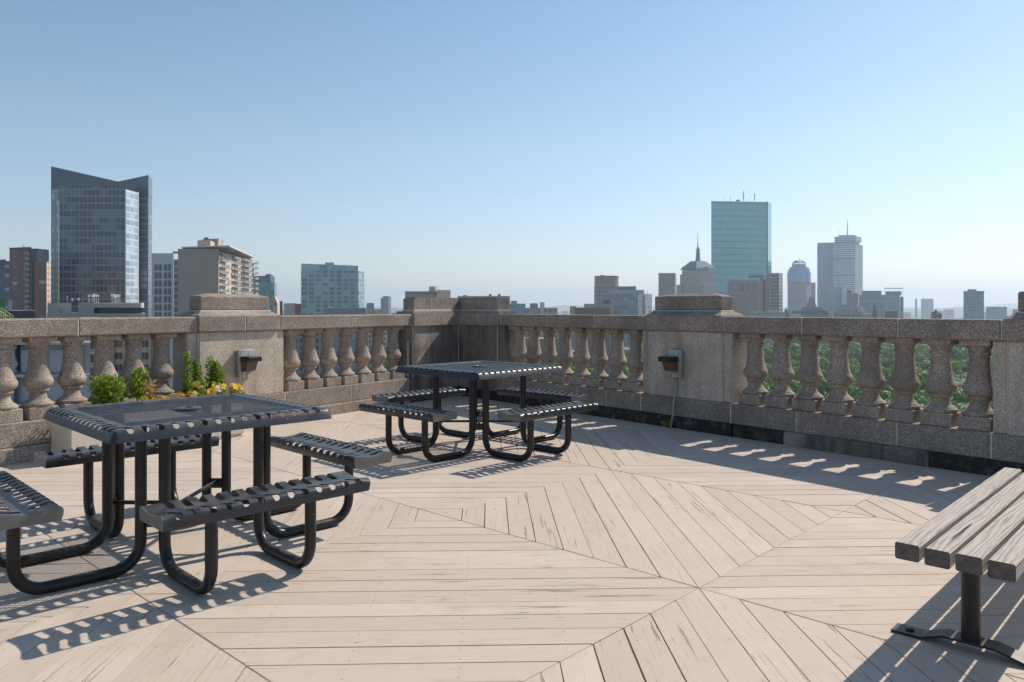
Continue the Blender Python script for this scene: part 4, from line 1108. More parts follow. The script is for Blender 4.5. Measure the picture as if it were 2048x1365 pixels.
# --- spired stone building
sp_ = facade('spired_stone', (.46, .4, .37), (.24, .24, .27), 3.0, 4.0, .5, .5, .3, 0, .5)
spl = mat_plain('lead_roof', (.2, .235, .29), .85, 0, .1, .1)
t = thing('spired_tower', 'stone building with hipped metal roof and ringed spire', 1396, 1000, 'tower')
block(t, 'facade', sp_, [(1360, 1000), (1400, 985), (1429, 1000), (1429, 1040), (1360, 1040)], 548.5, 985)
block(t, 'upper_tier', sp_, [(1364, 1001), (1398, 988), (1427, 1002), (1427, 1035), (1364, 1035)], 540, 988, 548.6)
block(t, 'low_wing', sp_, [(1399, 978), (1407, 976), (1436, 995), (1436, 1010), (1399, 990)], 570, 978)
block(t, 'left_wing', sp_, [(1353, 1003), (1362, 996), (1362, 1010), (1353, 1015)], 570, 1000)
def spire():
    y = 1012; x, _ = PX(1396, y); m = MB()
    def ring(hw, v): z = ZV(v, y); h = hw / F * y; return [(x - h, y - h * .9, z), (x + h, y - h * .9, z), (x + h, y + h * .9, z), (x - h, y + h * .9, z)]
    m = MB(); a, b, c = ring(31, 540), ring(28, 536), ring(13.5, 523)
    ang = R(28)
    def rt(L): return [(x + (p[0] - x) * math.cos(ang) - (p[1] - y) * math.sin(ang), y + (p[0] - x) * math.sin(ang) + (p[1] - y) * math.cos(ang), p[2]) for p in L]
    vs = rt(ring(26, 540)) + rt(ring(24, 536)) + rt(ring(11, 523)); fs = [(3, 2, 1, 0), (8, 9, 10, 11)]
    for k in (0, 4):
        for i in range(4): fs.append((k + i, k + (i + 1) % 4, k + 4 + (i + 1) % 4, k + 4 + i))
    m.add(vs, fs); m.build('hip_roof', spl, t)
    m = MB(); k = y / F; m.lathe([(5.2 * k, ZV(522.9, y)), (5.2 * k, ZV(520, y)), (4 * k, ZV(516, y)), (3.8 * k, ZV(514, y)), (2.9 * k, ZV(500, y)), (1.6 * k, ZV(494, y)), (.3 * k, ZV(493, y))], 12, x, y)
    for v in (514, 511, 508, 505, 502, 499): m.lathe([(4.9 * k, ZV(v, y)), (4.9 * k, ZV(v - .7, y))], 12, x, y)
    m.build('spire_base', mat_plain('spire_metal', (.24, .25, .28), .5, .3), t)
    mast(t, 1395.6, y, 493.5, 465, .6, 'spire')
    m = MB(); p = PX(1414, 985); m.lathe([(4.5, ZV(537, 985)), (3.9, ZV(535, 985)), (1.8, ZV(533.6, 985))], 12, *p); m.build('dormer', spl, t)
spire()
# --- the teal mirror tower
mir = facade('mirror_glass', (.03, .115, .13), (.075, .32, .34), 9.0, 11.8, .92, .86, .1, .5, .08, None, 0, None, .2)
t = thing('mirror_tower', 'huge teal mirror glass slab tower with roof antennas', 1483, 1400, 'tower')
block(t, 'facade', mir, [(1422.5, 1400), (1533, 1412), (1537, 1430), (1430, 1430)], 402.5, 1400)
block(t, 'notch_side', mat_plain('notch_glass', (.035, .1, .12), .1, .4, .03, .1), [(1533.2, 1412), (1535.5, 1416), (1537.2, 1430), (1533.5, 1430)], 402.5, 1412)
block(t, 'end_face', mat_plain('end_glass', (.1, .34, .36), .1, .5, .03, .1), [(1535.8, 1413), (1543, 1440), (1537.5, 1440)], 404, 1413)
for u, v, r in ((1487, 381, .9), (1509, 386, .8), (1461, 388.5, .4), (1449, 393, .3), (1497, 397, .4)): mast(t, u, 1415, 402.6, v, r)
for u, v in ((1487, 387), (1487, 391.5), (1509, 391), (1509, 396), (1487, 396)):
    p = PX(u, 1415); m = MB(); m.lathe([(1.6, ZV(v, 1415)), (1.6, ZV(v - 1.4, 1415))], 8, *p); m.build('antenna_ring', MAST, t)
block(t, 'roof_crane', ROOF_D, [(1472, 1410), (1480, 1410), (1480, 1414), (1472, 1414)], 399.8, 1410, 402.6)
# --- pink stone building with green barrel roof and arch
pk = facade('pink_stone', (.42, .3, .27), (.2, .17, .18), 3.2, 3.9, .42, .62, .3, 0, .5)
pkl = facade('pink_attic', (.4, .33, .31), (.17, .17, .19), 6, 14, .7, .7, .3, 0, .4)
t = thing('pink_office', 'pinkish stone office with green barrel roof and arched bay', 1497, 800)
block(t, 'facade', pk, [(1455, 812), (1515, 800), (1515, 850), (1455, 850)], 587, 805)
block(t, 'attic', pkl, [(1455, 812), (1515, 800.5), (1515, 850), (1455, 850)], 566, 805, 587.2)
block(t, 'top_storey', mat_plain('pale_pink_stone', (.42, .36, .34), .85, 0, .06, .2), [(1457, 813), (1515, 801.5), (1515, 849), (1457, 849)], 560, 805, 566.2)
block(t, 'side_wing', pk, [(1515.3, 799), (1537, 815), (1537, 850), (1515.3, 850)], 560.5, 800)
def barrel():
    m = MB(); n = 10; a = Vector(PX(1500, 830)); b = Vector(PX(1538, 818)); d = (b - a).normalized(); nn = Vector((-d.y, d.x)); r = 4.2; z = ZV(556, 820)
    vs = []
    for p in (a, b):
        for i in range(n + 1):
            t_ = PI * i / n; q = p + nn * (r * math.cos(t_)); vs.append((q.x, q.y, z + r * math.sin(t_)))
    k = n + 1
    m.add(vs, [(i, i + 1, k + i + 1, k + i) for i in range(n)] + [tuple(range(k)), tuple(range(2 * k - 1, k - 1, -1)), (0, k, 2 * k - 1, n)])
    m.build('barrel_roof', mat_plain('copper_green', (.11, .24, .2), .6, 0, .1, .1), t)
    # arched bay in front of the roof end
    p = Vector(PX(1536, 806)); hw = 2.6; m = MB(); pts = [(-hw, GZ), (-hw, ZV(551, 806))] + [(-hw * math.cos(PI * i / 8), ZV(551, 806) + hw * math.sin(PI * i / 8)) for i in range(1, 8)] + [(hw, ZV(551, 806)), (hw, GZ)]
    vs = [(p.x + a_, p.y + dd, z_) for dd in (0, 6) for a_, z_ in pts]; q = len(pts)
    m.add(vs, [tuple(range(q)), tuple(range(2 * q - 1, q - 1, -1))] + [(i, (i + 1) % q, q + (i + 1) % q, q + i) for i in range(q)])
    m.build('arched_bay', mat_plain('bay_glass', (.4, .38, .4), .4), t)
    m = MB(); h2 = 1.5; pts = [(-h2, ZV(640, 806)), (-h2, ZV(551, 806))] + [(-h2 * math.cos(PI * i / 8), ZV(551, 806) + h2 * math.sin(PI * i / 8)) for i in range(1, 8)] + [(h2, ZV(551, 806)), (h2, ZV(640, 806))]
    vs = [(p.x + a_, p.y - .15 + dd, z_) for dd in (0, .1) for a_, z_ in pts]; q = len(pts)
    m.add(vs, [tuple(range(q)), tuple(range(2 * q - 1, q - 1, -1))] + [(i, (i + 1) % q, q + (i + 1) % q, q + i) for i in range(q)]); m.build('arched_window', mat_plain('arch_glass', (.2, .22, .27), .2), t)
barrel()
t = thing('slatted_tower', 'dark grey tower of horizontal bands behind the arched bay', 1552, 900, 'tower')
block(t, 'facade', facade('banded_grey', (.27, .275, .29), (.11, .13, .16), 40, 4.0, .99, .62, .2, 0, .1), [(1520, 905), (1558, 898), (1565.5, 910), (1530, 930)], 546.5, 900)
# --- dome-crowned glass tower
dm = facade('dome_glass', (.3, .41, .54), (.14, .23, .36), 3.2, 200, .55, .99, .15, .2, .8)
dl_ = facade('dome_stone', (.37, .33, .34), (.2, .22, .27), 4.2, 4.4, .5, .5, .3, 0, .5)
t = thing('domed_tower', 'blue grey tower with a round skeletal crown', 1598, 1500, 'tower')
block(t, 'facade', dl_, [(1575, 1500), (1613, 1496), (1622, 1510), (1622, 1530), (1575, 1530)], 565, 1500)
block(t, 'right_wing', dl_, [(1613, 1520), (1631, 1520), (1631, 1535), (1613, 1535)], 565.5, 1520)
drum('glass_shaft', dm, 1598, 1512, 22.5, 566, 546); drum('upper_shaft', dm, 1598, 1512, 20.8, 546.2, 539); drum('shoulder', dm, 1598, 1512, 18, 539.2, 535); drum('neck', dm, 1598, 1512, 13.2, 535.2, 530)
def crown():
    x, y = PX(1598, 1512); k = 1512 / F; z0 = ZV(530, 1512)
    m = MB()
    for i in range(8):
        a = PI * i / 8
        path = [(x + 13 * k * math.cos(s_) * math.cos(a), y + 13 * k * math.cos(s_) * math.sin(a), z0 + 9.5 * k * math.sin(s_)) for s_ in [PI * j / 14 for j in range(15)]]
        m.tube(path, .55, 5)
    for f in (.0, .55): 
        rr = 13 * k * math.cos(f); m.tube([(x + rr * math.cos(2 * PI * j / 20), y + rr * math.sin(2 * PI * j / 20), z0 + 9.5 * k * math.sin(f)) for j in range(21)], .6, 5)
    m.build('crown_ribs', MAST, t); mast(t, 1598, 1512, 531, 515, .6, 'finial')
crown()
# --- slate tower and the banded tower with mast
t = thing('slate_tower', 'smooth slate blue tower beside the masted tower', 1652, 2000, 'tower')
block(t, 'facade', facade('slate_glass', (.12, .2, .32), (.07, .12, .22), 3.5, 60, .7, .98, .2, .15, .4), [(1634.5, 2000), (1667, 1990), (1690, 2040), (1640, 2040)], 486, 2000)
prf_ = facade('banded_tower', (.42, .46, .54), (.06, .09, .15), 3.3, 5.2, .9, .52, .2, 0, .35)
prs = facade('pale_ribs', (.42, .39, .4), (.36, .34, .36), 2.0, 300, .5, .99, .5, 0, .1)
bandd = mat_plain('dark_plant_band', (.1, .14, .2), .5)
t = thing('masted_tower', 'banded grey tower with overhanging crown and tall mast', 1697, 1930, 'tower')
block(t, 'facade', prf_, [(1667.5, 1930), (1711.5, 1920), (1711.5, 1990), (1667.5, 1990)], 489, 1925)
block(t, 'side_face', prs, [(1711.8, 1920), (1725.5, 1950), (1720, 1990), (1712, 1990)], 489, 1920)
for v0, v1 in ((516, 519.5), (549, 552.5)): block(t, 'plant_band', bandd, [(1667.2, 1928.5), (1711.6, 1918.5), (1711.6, 1925), (1667.2, 1935)], v0, 1925, v1)
block(t, 'recess', bandd, [(1672, 1935), (1710, 1926), (1719, 1950), (1714, 1980), (1672, 1980)], 483, 1930, 489.2)
block(t, 'crown', prf_, [(1669, 1931), (1712, 1921), (1723, 1950), (1716, 1985), (1669, 1985)], 473.5, 1925, 483.2)
block(t, 'penthouse', CONC, [(1677, 1940), (1709, 1933), (1714, 1960), (1677, 1970)], 470.3, 1935, 473.7)
mast(t, 1695, 1950, 470.5, 440, 1.5, 'mast'); mast(t, 1678, 1950, 472, 457, .5)
# --- mid-distance blocks under the towers, one by one: (name, label, pts, vtop, wall, glass, bay, floor, extras)
def simple(name, label, pts, vt, wall, glass, bay=3.2, fl=3.8, fw=.6, fh=.55, extra=()):
    t = thing(name, label, sum(p[0] for p in pts[:2]) / 2, pts[0][1])
    block(t, 'facade', facade(name + '_wall', wall, glass, bay, fl, fw, fh, .3, 0, .5), pts, vt)
    for part, p2, a, b, mt in extra: block(t, part, mt, p2, a, p2[0][1], b)
    return t
bx = lambda u0, u1, y, d=30: [(u0, y), (u1, y), (u1, y + d), (u0, y + d)]
simple('pale_glass_block', 'pale blue glass block below the masted tower', bx(1653, 1686, 1250), 573, (.4, .47, .52), (.26, .34, .4), 3, 40, .5, .98)
simple('pale_glass_fin', 'bright narrow pale green block right of pale glass block', bx(1684, 1693, 1235), 575, (.52, .58, .56), (.42, .5, .5), 3, 3.8, .5, .5)  # narrow block in a paler tone than its neighbour
simple('cream_block', 'small cream topped block left of the pale glass block', bx(1640, 1651, 1200), 578, (.5, .44, .36), (.2, .2, .22), 12, 4.2, .98, .5)
simple('pale_office', 'pale gridded office between cream block and pale glass block', bx(1649, 1665, 1150), 590, (.46, .46, .48), (.25, .27, .3), 4, 4, .5, .5)
simple('brick_midrise', 'rosy brick midrise with pale cornice under the masted tower', bx(1694, 1716, 1100), 588, (.38, .26, .24), (.2, .17, .18), 3, 4, .5, .5, [('plant_room', bx(1694, 1703, 1105, 12), 581, 588.2, ROOF_D), ('cornice', bx(1693.5, 1716.5, 1099, 32), 586.6, 588.4, CONC)])
simple('bluegrey_office', 'wide blue grey office left of the block with roof frame', bx(1718, 1770, 1150), 590, (.27, .29, .33), (.17, .19, .23), 40, 4, .99, .5, [('plant_room', bx(1724, 1763, 1155, 25), 582, 590.2, mat_plain('slate_plant', (.2, .22, .26), .7))])
t = simple('framed_office', 'pale office crowned by an open white roof frame', bx(1768, 1800, 1050), 590, (.46, .47, .47), (.2, .25, .27), 3.5, 4, .7, .6, [('plant_room', bx(1771, 1803, 1056, 20), 583, 590.2, mat_plain('green_grey_plant', (.3, .33, .33), .7)), ('glass_wing', bx(1800.3, 1807, 1053, 20), 594, None, sb1)])
for u in (1769, 1778, 1788, 1797, 1806): mast(t, u, 1058, 590, 577, .25, 'frame_post', WHITE)
block(t, 'roof_frame', WHITE, bx(1768, 1807, 1057, 16), 576.3, 1057, 577.4)
simple('isolated_tower', 'isolated grey office tower at right with flat roof room', bx(1927, 1968, 900), 584, (.36, .37, .39), (.2, .23, .27), 3.0, 3.9, .8, .62, [('roof_room', bx(1935, 1953, 905, 15), 578.8, 584.2, CONC), ('parapet', bx(1926.5, 1968.5, 899.5, 31), 582.6, 584.3, mat_plain('grey_parapet', (.3, .3, .32), .8))])  # parapet in a slightly darker grey than the walls
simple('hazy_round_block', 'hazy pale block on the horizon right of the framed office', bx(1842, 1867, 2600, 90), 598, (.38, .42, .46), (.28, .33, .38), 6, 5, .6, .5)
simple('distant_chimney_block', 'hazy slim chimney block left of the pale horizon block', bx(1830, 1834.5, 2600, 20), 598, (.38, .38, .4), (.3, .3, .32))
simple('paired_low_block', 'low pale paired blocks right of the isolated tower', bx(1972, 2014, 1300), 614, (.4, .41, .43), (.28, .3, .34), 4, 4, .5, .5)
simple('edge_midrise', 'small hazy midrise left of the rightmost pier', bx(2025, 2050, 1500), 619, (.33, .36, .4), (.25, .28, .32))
simple('school_hall', 'low brick hall with a little pointed turret at right', bx(1862, 1880, 720, 18), 624, (.34, .24, .21), (.2, .17, .16), 3, 3.5, .4, .5, [])
t = thing('pointed_turret', 'small dark pointed turret beside the low brick hall', 1871, 700, 'turret')
def pyramid(part, mat, u, y, hw, v0, v1, base=True):
    x, yy = PX(u, y); k = hw / F * y; m = MB(); z0, z1 = ZV(v0, y), ZV(v1, y)
    if base: m.box(x - k, x + k, yy - k, yy + k, GZ, z0)
    m.add([(x - k, yy - k, z0 + .01), (x + k, yy - k, z0 + .01), (x + k, yy + k, z0 + .01), (x - k, yy + k, z0 + .01), (x, yy, z1)], [(3, 2, 1, 0), (0, 1, 4), (1, 2, 4), (2, 3, 4), (3, 0, 4)]); return m.build(part, mat, t)
pyramid('tower_body', mat_plain('turret_stone', (.16, .16, .19), .9), 1876, 700, 5, 627, 626, True); pyramid('spirelet', mat_plain('turret_roof', (.16, .12, .13), .9), 1871.5, 706, 3.2, 625, 618.5, True)
t = thing('church_spire', 'little rosy church spire below the domed tower', 1572, 700, 'spire')
pyramid('spire', mat_plain('rosy_slate', (.26, .17, .16), .9), 1572, 700, 5, 632, 614.5)
t = thing('slim_steeple', 'thin dark steeple in front of the blue grey office', 1749, 700, 'spire')
pyramid('spire', mat_plain('dark_slate', (.17, .17, .2), .9), 1749, 700, 3.2, 625, 608)
t = simple('mansard_hall', 'broad mansard roofed hall with a row of dormers below the domed tower', bx(1602, 1657, 690, 30), 628, (.33, .31, .3), (.12, .12, .13), 2.6, 9, .4, .3, [])
def mans(part, mat, u0, u1, y, v0, v1, ins, d=24):
    x0, x1 = PX(u0, y)[0], PX(u1, y)[0]; m = MB(); m.frustum((x0, x1, y, y + d), ZV(v0, y) + .02, (x0 + ins, x1 - ins, y + ins, y + d - ins), ZV(v1, y)); return m.build(part, mat, t)
SLATE = mat_plain('slate_roof', (.17, .18, .19), .7, 0, .2, 1.0)
mans('mansard_roof', SLATE, 1601, 1658, 690, 628.2, 622, 1.6); mans('upper_roof', mat_plain('weathered_copper', (.26, .29, .28), .7), 1612, 1648, 697, 622.3, 615, .8, 14); mans('gable_roof', mat_plain('pink_slate', (.42, .31, .28), .8), 1618, 1634, 702, 615, 594, 2.7, 8)
t = simple('tiered_hall', 'tiered hall with rounded pale top storeys below the masted tower', bx(1668, 1727, 680, 26), 624, (.36, .36, .35), (.13, .14, .15), 2, 4, .5, .5, [('second_tier', bx(1676, 1712, 685, 18), 616, 624.2, facade('tier2', (.42, .4, .37), (.16, .17, .17), 2.2, 3, .6, .5)), ('third_tier', bx(1681, 1706, 689, 10), 609.5, 616.2, mat_plain('pale_green_tier', (.38, .41, .4), .7))])
t2_ = t
for u, v, ru in ((1716, 613.5, 8), (1718, 620, 10)): drum('round_bay', mat_plain('cream_bay', (.56, .51, .45), .8), u, 690, ru, v + 6, v)
simple('red_low_block', 'dark red low block below the framed office', bx(1770, 1796, 690, 18), 622, (.24, .2, .21), (.16, .14, .15), 5, 4, .4, .4)
simple('white_low_house', 'low white framed house on the rail right of the tiered hall', bx(1722, 1743, 640, 16), 628, (.5, .44, .42), (.36, .3, .28), 3, 3, .5, .5)
simple('pale_roofline', 'long pale low roofs in front of the pink office', bx(1500, 1572, 660, 26), 624.5, (.4, .42, .43), (.22, .25, .27), 3, 3.5, .6, .5, [('roof_room', bx(1535, 1556, 666, 14), 620.5, 624.7, CONC)])
simple('red_shed_block', 'long dull red windowless block behind the shaded rail', [(1150, 420), (1168, 417), (1220, 417), (1220, 440), (1150, 440)], 615.5, (.33, .2, .17), (.3, .18, .155), 30, 30, .1, .1)
simple('cream_lowrise', 'cream low block with roof plant behind the red block', bx(1168, 1229, 520, 30), 608, (.44, .39, .33), (.3, .27, .24), 3, 4, .4, .5, [('plant_room', bx(1207, 1220, 525, 8), 601, 608.2, ROOF_D)])
simple('cream_annex', 'small cream block left of the red block', bx(1140, 1152, 500, 20), 613, (.42, .36, .3), (.33, .28, .24))
simple('pale_stone_block', 'pale stone block with a squat central tower', bx(1047, 1082, 500, 25), 616, (.42, .36, .31), (.32, .27, .24), 9, 9, .3, .3, [('squat_tower', bx(1060, 1076, 503, 12), 607, 616.2, mat_plain('squat_stone', (.36, .3, .26), .85))])
simple('white_lowrise', 'white low block right of the pale stone block', bx(1087, 1115, 520, 20), 616, (.5, .46, .41), (.2, .19, .18), 3, 4.5, .6, .4)
simple('blue_glass_lowrise', 'blue glass low block against the corner pier', bx(1020, 1051, 480, 20), 608.5, (.3, .4, .48), (.17, .27, .36), 4, 4, .7, .6, [('parapet', bx(1019, 1051.5, 479.5, 20), 607.6, 608.9, WHITE), ('roof_plant', bx(1022, 1034, 486, 8), 602, 608, mat_plain('teal_plant', (.25, .33, .35), .6))])
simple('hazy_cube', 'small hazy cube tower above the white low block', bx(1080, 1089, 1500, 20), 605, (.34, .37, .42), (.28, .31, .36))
simple('grey_flat_block', 'long grey flat block at the foot of the green glass office', bx(650, 732, 330, 20), 616.5, (.33, .32, .34), (.24, .24, .26), 5, 5, .3, .4, [('roof_plant', bx(655, 667, 333, 6), 613.5, 616.6, WHITE), ('stair_house', bx(686, 694, 333, 6), 612, 616.6, mat_plain('bluish_stair', (.42, .46, .55), .7))])
simple('brick_end_house', 'dark red brick house at the left foot of the green glass office', bx(590, 602, 360, 20), 608, (.25, .15, .13), (.2, .12, .11), 5, 5, .3, .3)
simple('far_pink_block', 'distant pinkish block between stone gable and green glass office', bx(568, 592, 900, 30), 607, (.4, .34, .34), (.3, .27, .28), 5, 4, .5, .4)
simple('violet_lowrise', 'violet grey low block left of the slender tower', bx(733, 748, 700, 20), 606.5, (.32, .31, .35), (.27, .26, .3), 5, 5, .3, .4)
simple('cream_shed', 'low cream shed at the foot of the slender tower', bx(747, 768, 420, 12), 619, (.52, .46, .4), (.44, .39, .34), 5, 5, .3, .4)
simple('flat_roof_terrace', 'thin flat roof with vents behind the corner pier top', bx(915, 1020, 560, 30), 592.5, (.4, .37, .34), (.3, .28, .26), 5, 5, .3, .4, [('roof_vent', bx(978, 983, 565, 4), 588.5, 592.6, ROOF_D), ('roof_vent', bx(996, 1001, 565, 4), 588.5, 592.6, ROOF_D), ('roof_vent', bx(926, 934, 565, 4), 590.8, 592.6, ROOF_D)])
# --- near roofs at left: plant roof with aerials, green shed
DISH = mat_plain('aerial_white', (.75, .74, .72), .5)
t = thing('plant_roof', 'low roof block with scalloped screen and many phone aerials', 190, 95)
RB = mat_plain('roof_block_grey', (.42, .38, .34), .85, 0, .08, .6)
block(t, 'facade', RB, bx(94, 290, 96, 14), 627.5, 96)
block(t, 'plant_house', RB, bx(95, 115, 97, 8), 606.5, 97, 628); block(t, 'tank_house', mat_plain('pale_tank', (.5, .47, .44), .8), bx(119, 143, 97.5, 8), 606, 97, 628)
block(t, 'stair_house', RB, bx(156, 188, 96.5, 8), 605.5, 97, 628)
block(t, 'glazed_band', mat_plain('dark_green_glazing', (.035, .07, .06), .2), bx(188.2, 283, 97, 8), 615.5, 97, 628)
def scallop():
    m = MB(); n = 24; y = 96.6
    for i in range(n):
        u0, u1 = 188.4 + i * 4, 188.4 + (i + 1) * 4
        xa, xb = PX(u0, y)[0], PX(u1, y)[0]; xm = (xa + xb) / 2; r = (xb - xa) / 2
        pts = [(xm - r * math.cos(PI * j / 5), y - .22 * math.sin(PI * j / 5)) for j in range(6)] + [(xb, y + .5), (xa, y + .5)]
        m.prism(pts, ZV(615.7, y), ZV(606, y), 0, 0)
    m.build('scalloped_screen', mat_plain('scallop_white', (.55, .49, .44), .8), t)
scallop()
def aerials():
    r_ = random.Random(6)
    for i, u in enumerate((178, 182, 186, 189, 193, 197, 224, 228, 231, 234, 238, 241, 256, 259, 262)):
        y = 99 + r_.uniform(-1, 1); v1 = 587 + r_.uniform(0, 4) + (3 if u > 250 else 0); x, _ = PX(u, y); m = MB()
        m.tube([(x, y, ZV(606, y)), (x, y, ZV(v1 + 6, y))], .03, 5); h = r_.uniform(.28, .42)
        m.box(x - .075, x + .075, y - .16, y - .05, ZV(v1 + r_.uniform(3, 7), y), ZV(v1, y)); m.build('panel_aerial', DISH if r_.random() < .75 else STEEL_GREY, t)
    for u, v in ((135, 593), (145, 600), (165, 591)): mast(t, u, 99, 606, v, .04, 'mast')
    for u, v, rr in ((145, 599.5, .18), (157, 599, .2), (135, 594.5, .12)):
        x, y = PX(u, 99); m = MB(); n = 10; prof = [(rr * math.sin(a), -rr * .5 * math.cos(a)) for a in (0.01, .5, .9, 1.3)]
        vs = [(x + q * math.cos(2 * PI * i / n), y + w, ZV(v, 99) + q * math.sin(2 * PI * i / n)) for q, w in prof for i in range(n)]
        m.add(vs, [(j * n + i, j * n + (i + 1) % n, (j + 1) * n + (i + 1) % n, (j + 1) * n + i) for j in range(3) for i in range(n)]); m.build('dish', DISH, t)
aerials()
GREEN = mat_plain('green_cladding', (.07, .24, .1), .6, 0, .1, 3)
t = thing('roof_shed', 'green clad roof shed with yellow stair rails at the left edge', -10, 62, 'shed')
block(t, 'wall', GREEN, bx(-60, 9.5, 62, 5), 596, 62, 690, 1, GREEN)
block(t, 'coping', mat_plain('green_trim', (.2, .42, .25), .6), bx(-61, 11, 61.9, 5.2), 594.6, 62, 596.1)
def stairrail():
    m = MB(); y = 61.2
    for d in (0, .7):
        a, b = PX(2, y)[0], PX(26, y)[0]; m.tube([(a, y - d, ZV(616, y)), (b, y - d, ZV(633, y))], .035, 6); m.tube([(a, y - d, ZV(622, y)), (b, y - d, ZV(639, y))], .025, 6)
        for f in (.0, .35, .7, 1): x = a + (b - a) * f; z = ZV(616 + 17 * f, y); m.tube([(x, y - d, z), (x, y - d, z - 1.2)], .025, 6)
    m.build('stair_rail', mat_plain('yellow_rail', (.55, .5, .2), .6), t)
stairrail()
t = thing('low_dark_roof', 'dark flat roof with bits of plant behind the left rail', 45, 110)
block(t, 'facade', mat_plain('dark_roof_block', (.075, .075, .085), .85, 0, .3, .3), bx(8, 70, 110, 12), 622, 110)
for u, v in ((20, 600), (60, 620), (50, 619)): block(t, 'roof_plant', CONC, bx(u - 3, u + 4, 112, 3), v, 112, 623)
# --- pale classical neighbour behind the left balusters
NE = mat_plain('painted_stone', (.46, .46, .47), .75, 0, .07, .8); NED = mat_plain('recess_shade_and_pipe', (.09, .09, .1), .8)  # second one: recess shade put into a dark colour, also the downpipe
def neighbour():
    global t
    t = thing('stone_penthouse', 'pale grey classical rooftop house seen through the left balusters', 85, 21)
    y = 21.0
    block(t, 'wall', NE, bx(-90, 177, y, 6), 688, y)
    block(t, 'cornice', NE, bx(-92, 181, y - .35, 6.6), 684, y, 689); block(t, 'string_course', NE, bx(-90, 179, y - .2, .3), 748, y, 754); block(t, 'base_course', NE, bx(-90, 180, y - .3, .4), 806, y, 822)
    for u0, u1 in ((-60, 4), (42, 88), (100, 128), (136, 166)): block(t, 'panel', NE, bx(u0, u1, y - .08, .1), 700, y, 744, 0)
    block(t, 'opening_shade', NED, bx(12, 40, y - .03, .1), 690, y, 745, 0)  # flat panel on the wall, its dark colour stands for shade inside
    x, yy = PX(24, y - .2); m = MB(); m.lathe([(.13, ZV(744, y)), (.13, ZV(741, y)), (.08, ZV(738, y)), (.15, ZV(728, y)), (.08, ZV(712, y)), (.07, ZV(700, y)), (.12, ZV(696, y)), (.13, ZV(690, y))], 16, x, yy); m.build('baluster', NE, t, True)
    block(t, 'downpipe', NED, bx(28, 34, y - .12, .1), 756, y, 830, 0)
neighbour()
CREAM = mat_plain('cream_stone', (.5, .42, .335), .85, 0, .06, .4)
def street_block(name, label, u0, u1, y, vtop, wall, us, vs, wu, wv, trim=None):
    global t
    t = thing(name, label, (u0 + u1) / 2, y); block(t, 'facade', wall, bx(u0, u1, y, 18), vtop, y)
    for u in us:
        for v in vs:
            block(t, 'window', wgl, bx(u - wu, u + wu, y - .08, .12), v - wv, y, v + wv, 0)
    return t
street_block('corner_offices', 'cream stone offices with paired dark windows behind the planter', 200, 340, 78, 640, CREAM, [211, 218, 233, 241, 262, 285, 293, 312, 330], range(664, 830, 24), 3.1, 6.5)
for u in (226, 250, 274, 300, 320): block(t, 'pilaster', CREAM, bx(u - 1.6, u + 1.6, 77.7, .25), 642, 78)
street_block('ornate_offices', 'ornate cream block with balconies left of the corner offices', 163, 197, 74, 640, CREAM, [170, 184], range(664, 830, 27), 3.0, 7)
for v in (678, 705, 732): block(t, 'ledge', CREAM, bx(162, 198, 73.5, .6), v, 74, v + 3, 0)
# --- streets seen between the middle balusters
street_block('grey_row_block', 'grey street block with dark windows seen between the middle balusters', 575, 660, 170, 652, mat_plain('warm_grey_wall', (.33, .3, .28), .85), [583, 592, 602, 613, 622, 634, 645, 655], range(668, 760, 14), 2.6, 4.5)
for u in (588, 608, 628, 650): block(t, 'pilaster', CONC, bx(u - 1.2, u + 1.2, 169.6, .3), 652, 170)
street_block('white_row_house', 'white row house with small windows, right part of the middle balusters', 697, 715, 470, 655, mat_plain('white_row_wall', (.55, .53, .5), .85), [702, 709], range(668, 740, 10), 1.8, 3)
street_block('cream_row_house', 'cream row house beside the white one between balusters', 728, 745, 460, 650, mat_plain('cream_row_wall', (.5, .45, .39), .85), [733, 740], range(664, 740, 10), 1.8, 3)
street_block('brown_row_house', 'brownstone house between grey street block and white row house', 664, 690, 440, 658, mat_plain('brownstone_wall', (.26, .2, .17), .85), [670, 677, 684], range(670, 740, 12), 1.8, 3.6)
street_block('bay_row_house', 'pale bay fronted house nearest to the corner pier between balusters', 757, 790, 480, 655, mat_plain('pale_row_wall', (.48, .46, .44), .85), [762, 770, 778, 786], range(668, 740, 10), 1.6, 3)

# ------------------------------------------------------------------ low city fabric toward the horizon
def fabric():
    r_ = random.Random(12); k = 0
    pal = [((.36, .3, .27), (.25, .22, .21)), ((.32, .22, .19), (.22, .17, .16)), ((.4, .38, .37), (.27, .27, .28)), ((.3, .31, .34), (.22, .24, .27)), ((.44, .4, .35), (.3, .28, .26))]
    mats = [facade('fabric_wall', w, g, 3.4, 3.6, .5, .5, .4, 0, .4) for w, g in pal]
    for i in range(150):
        y = r_.choice((500, 700, 950, 1300, 1800, 2500, 3400)) * r_.uniform(.85, 1.15); u = r_.uniform(540, 2110)
        if 1440 < u < 2110 and y < 900: continue
        w = r_.uniform(12, 34); x, _ = PX(u, y); d = r_.uniform(14, 30); h = r_.uniform(12, 27) + (10 if r_.random() < .12 else 0)
        if ZV(602, y) < GZ + h: h = ZV(604, y) - GZ
        m = MB(); a = R(r_.choice((0, 25, -20, 45))); c, s_ = math.cos(a), math.sin(a)
        pts = [(x + px * c - py * s_, y + px * s_ + py * c) for px, py in ((-w / 2, -d / 2), (w / 2, -d / 2), (w / 2, d / 2), (-w / 2, d / 2))]
        m.prism(pts, GZ, GZ + h, 0, 1)
        o = m.build('low_building', [r_.choice(mats), ROOF])
        tag(o, 'low city building among many under the skyline', 'building', 'low buildings filling the city toward the horizon')
fabric()

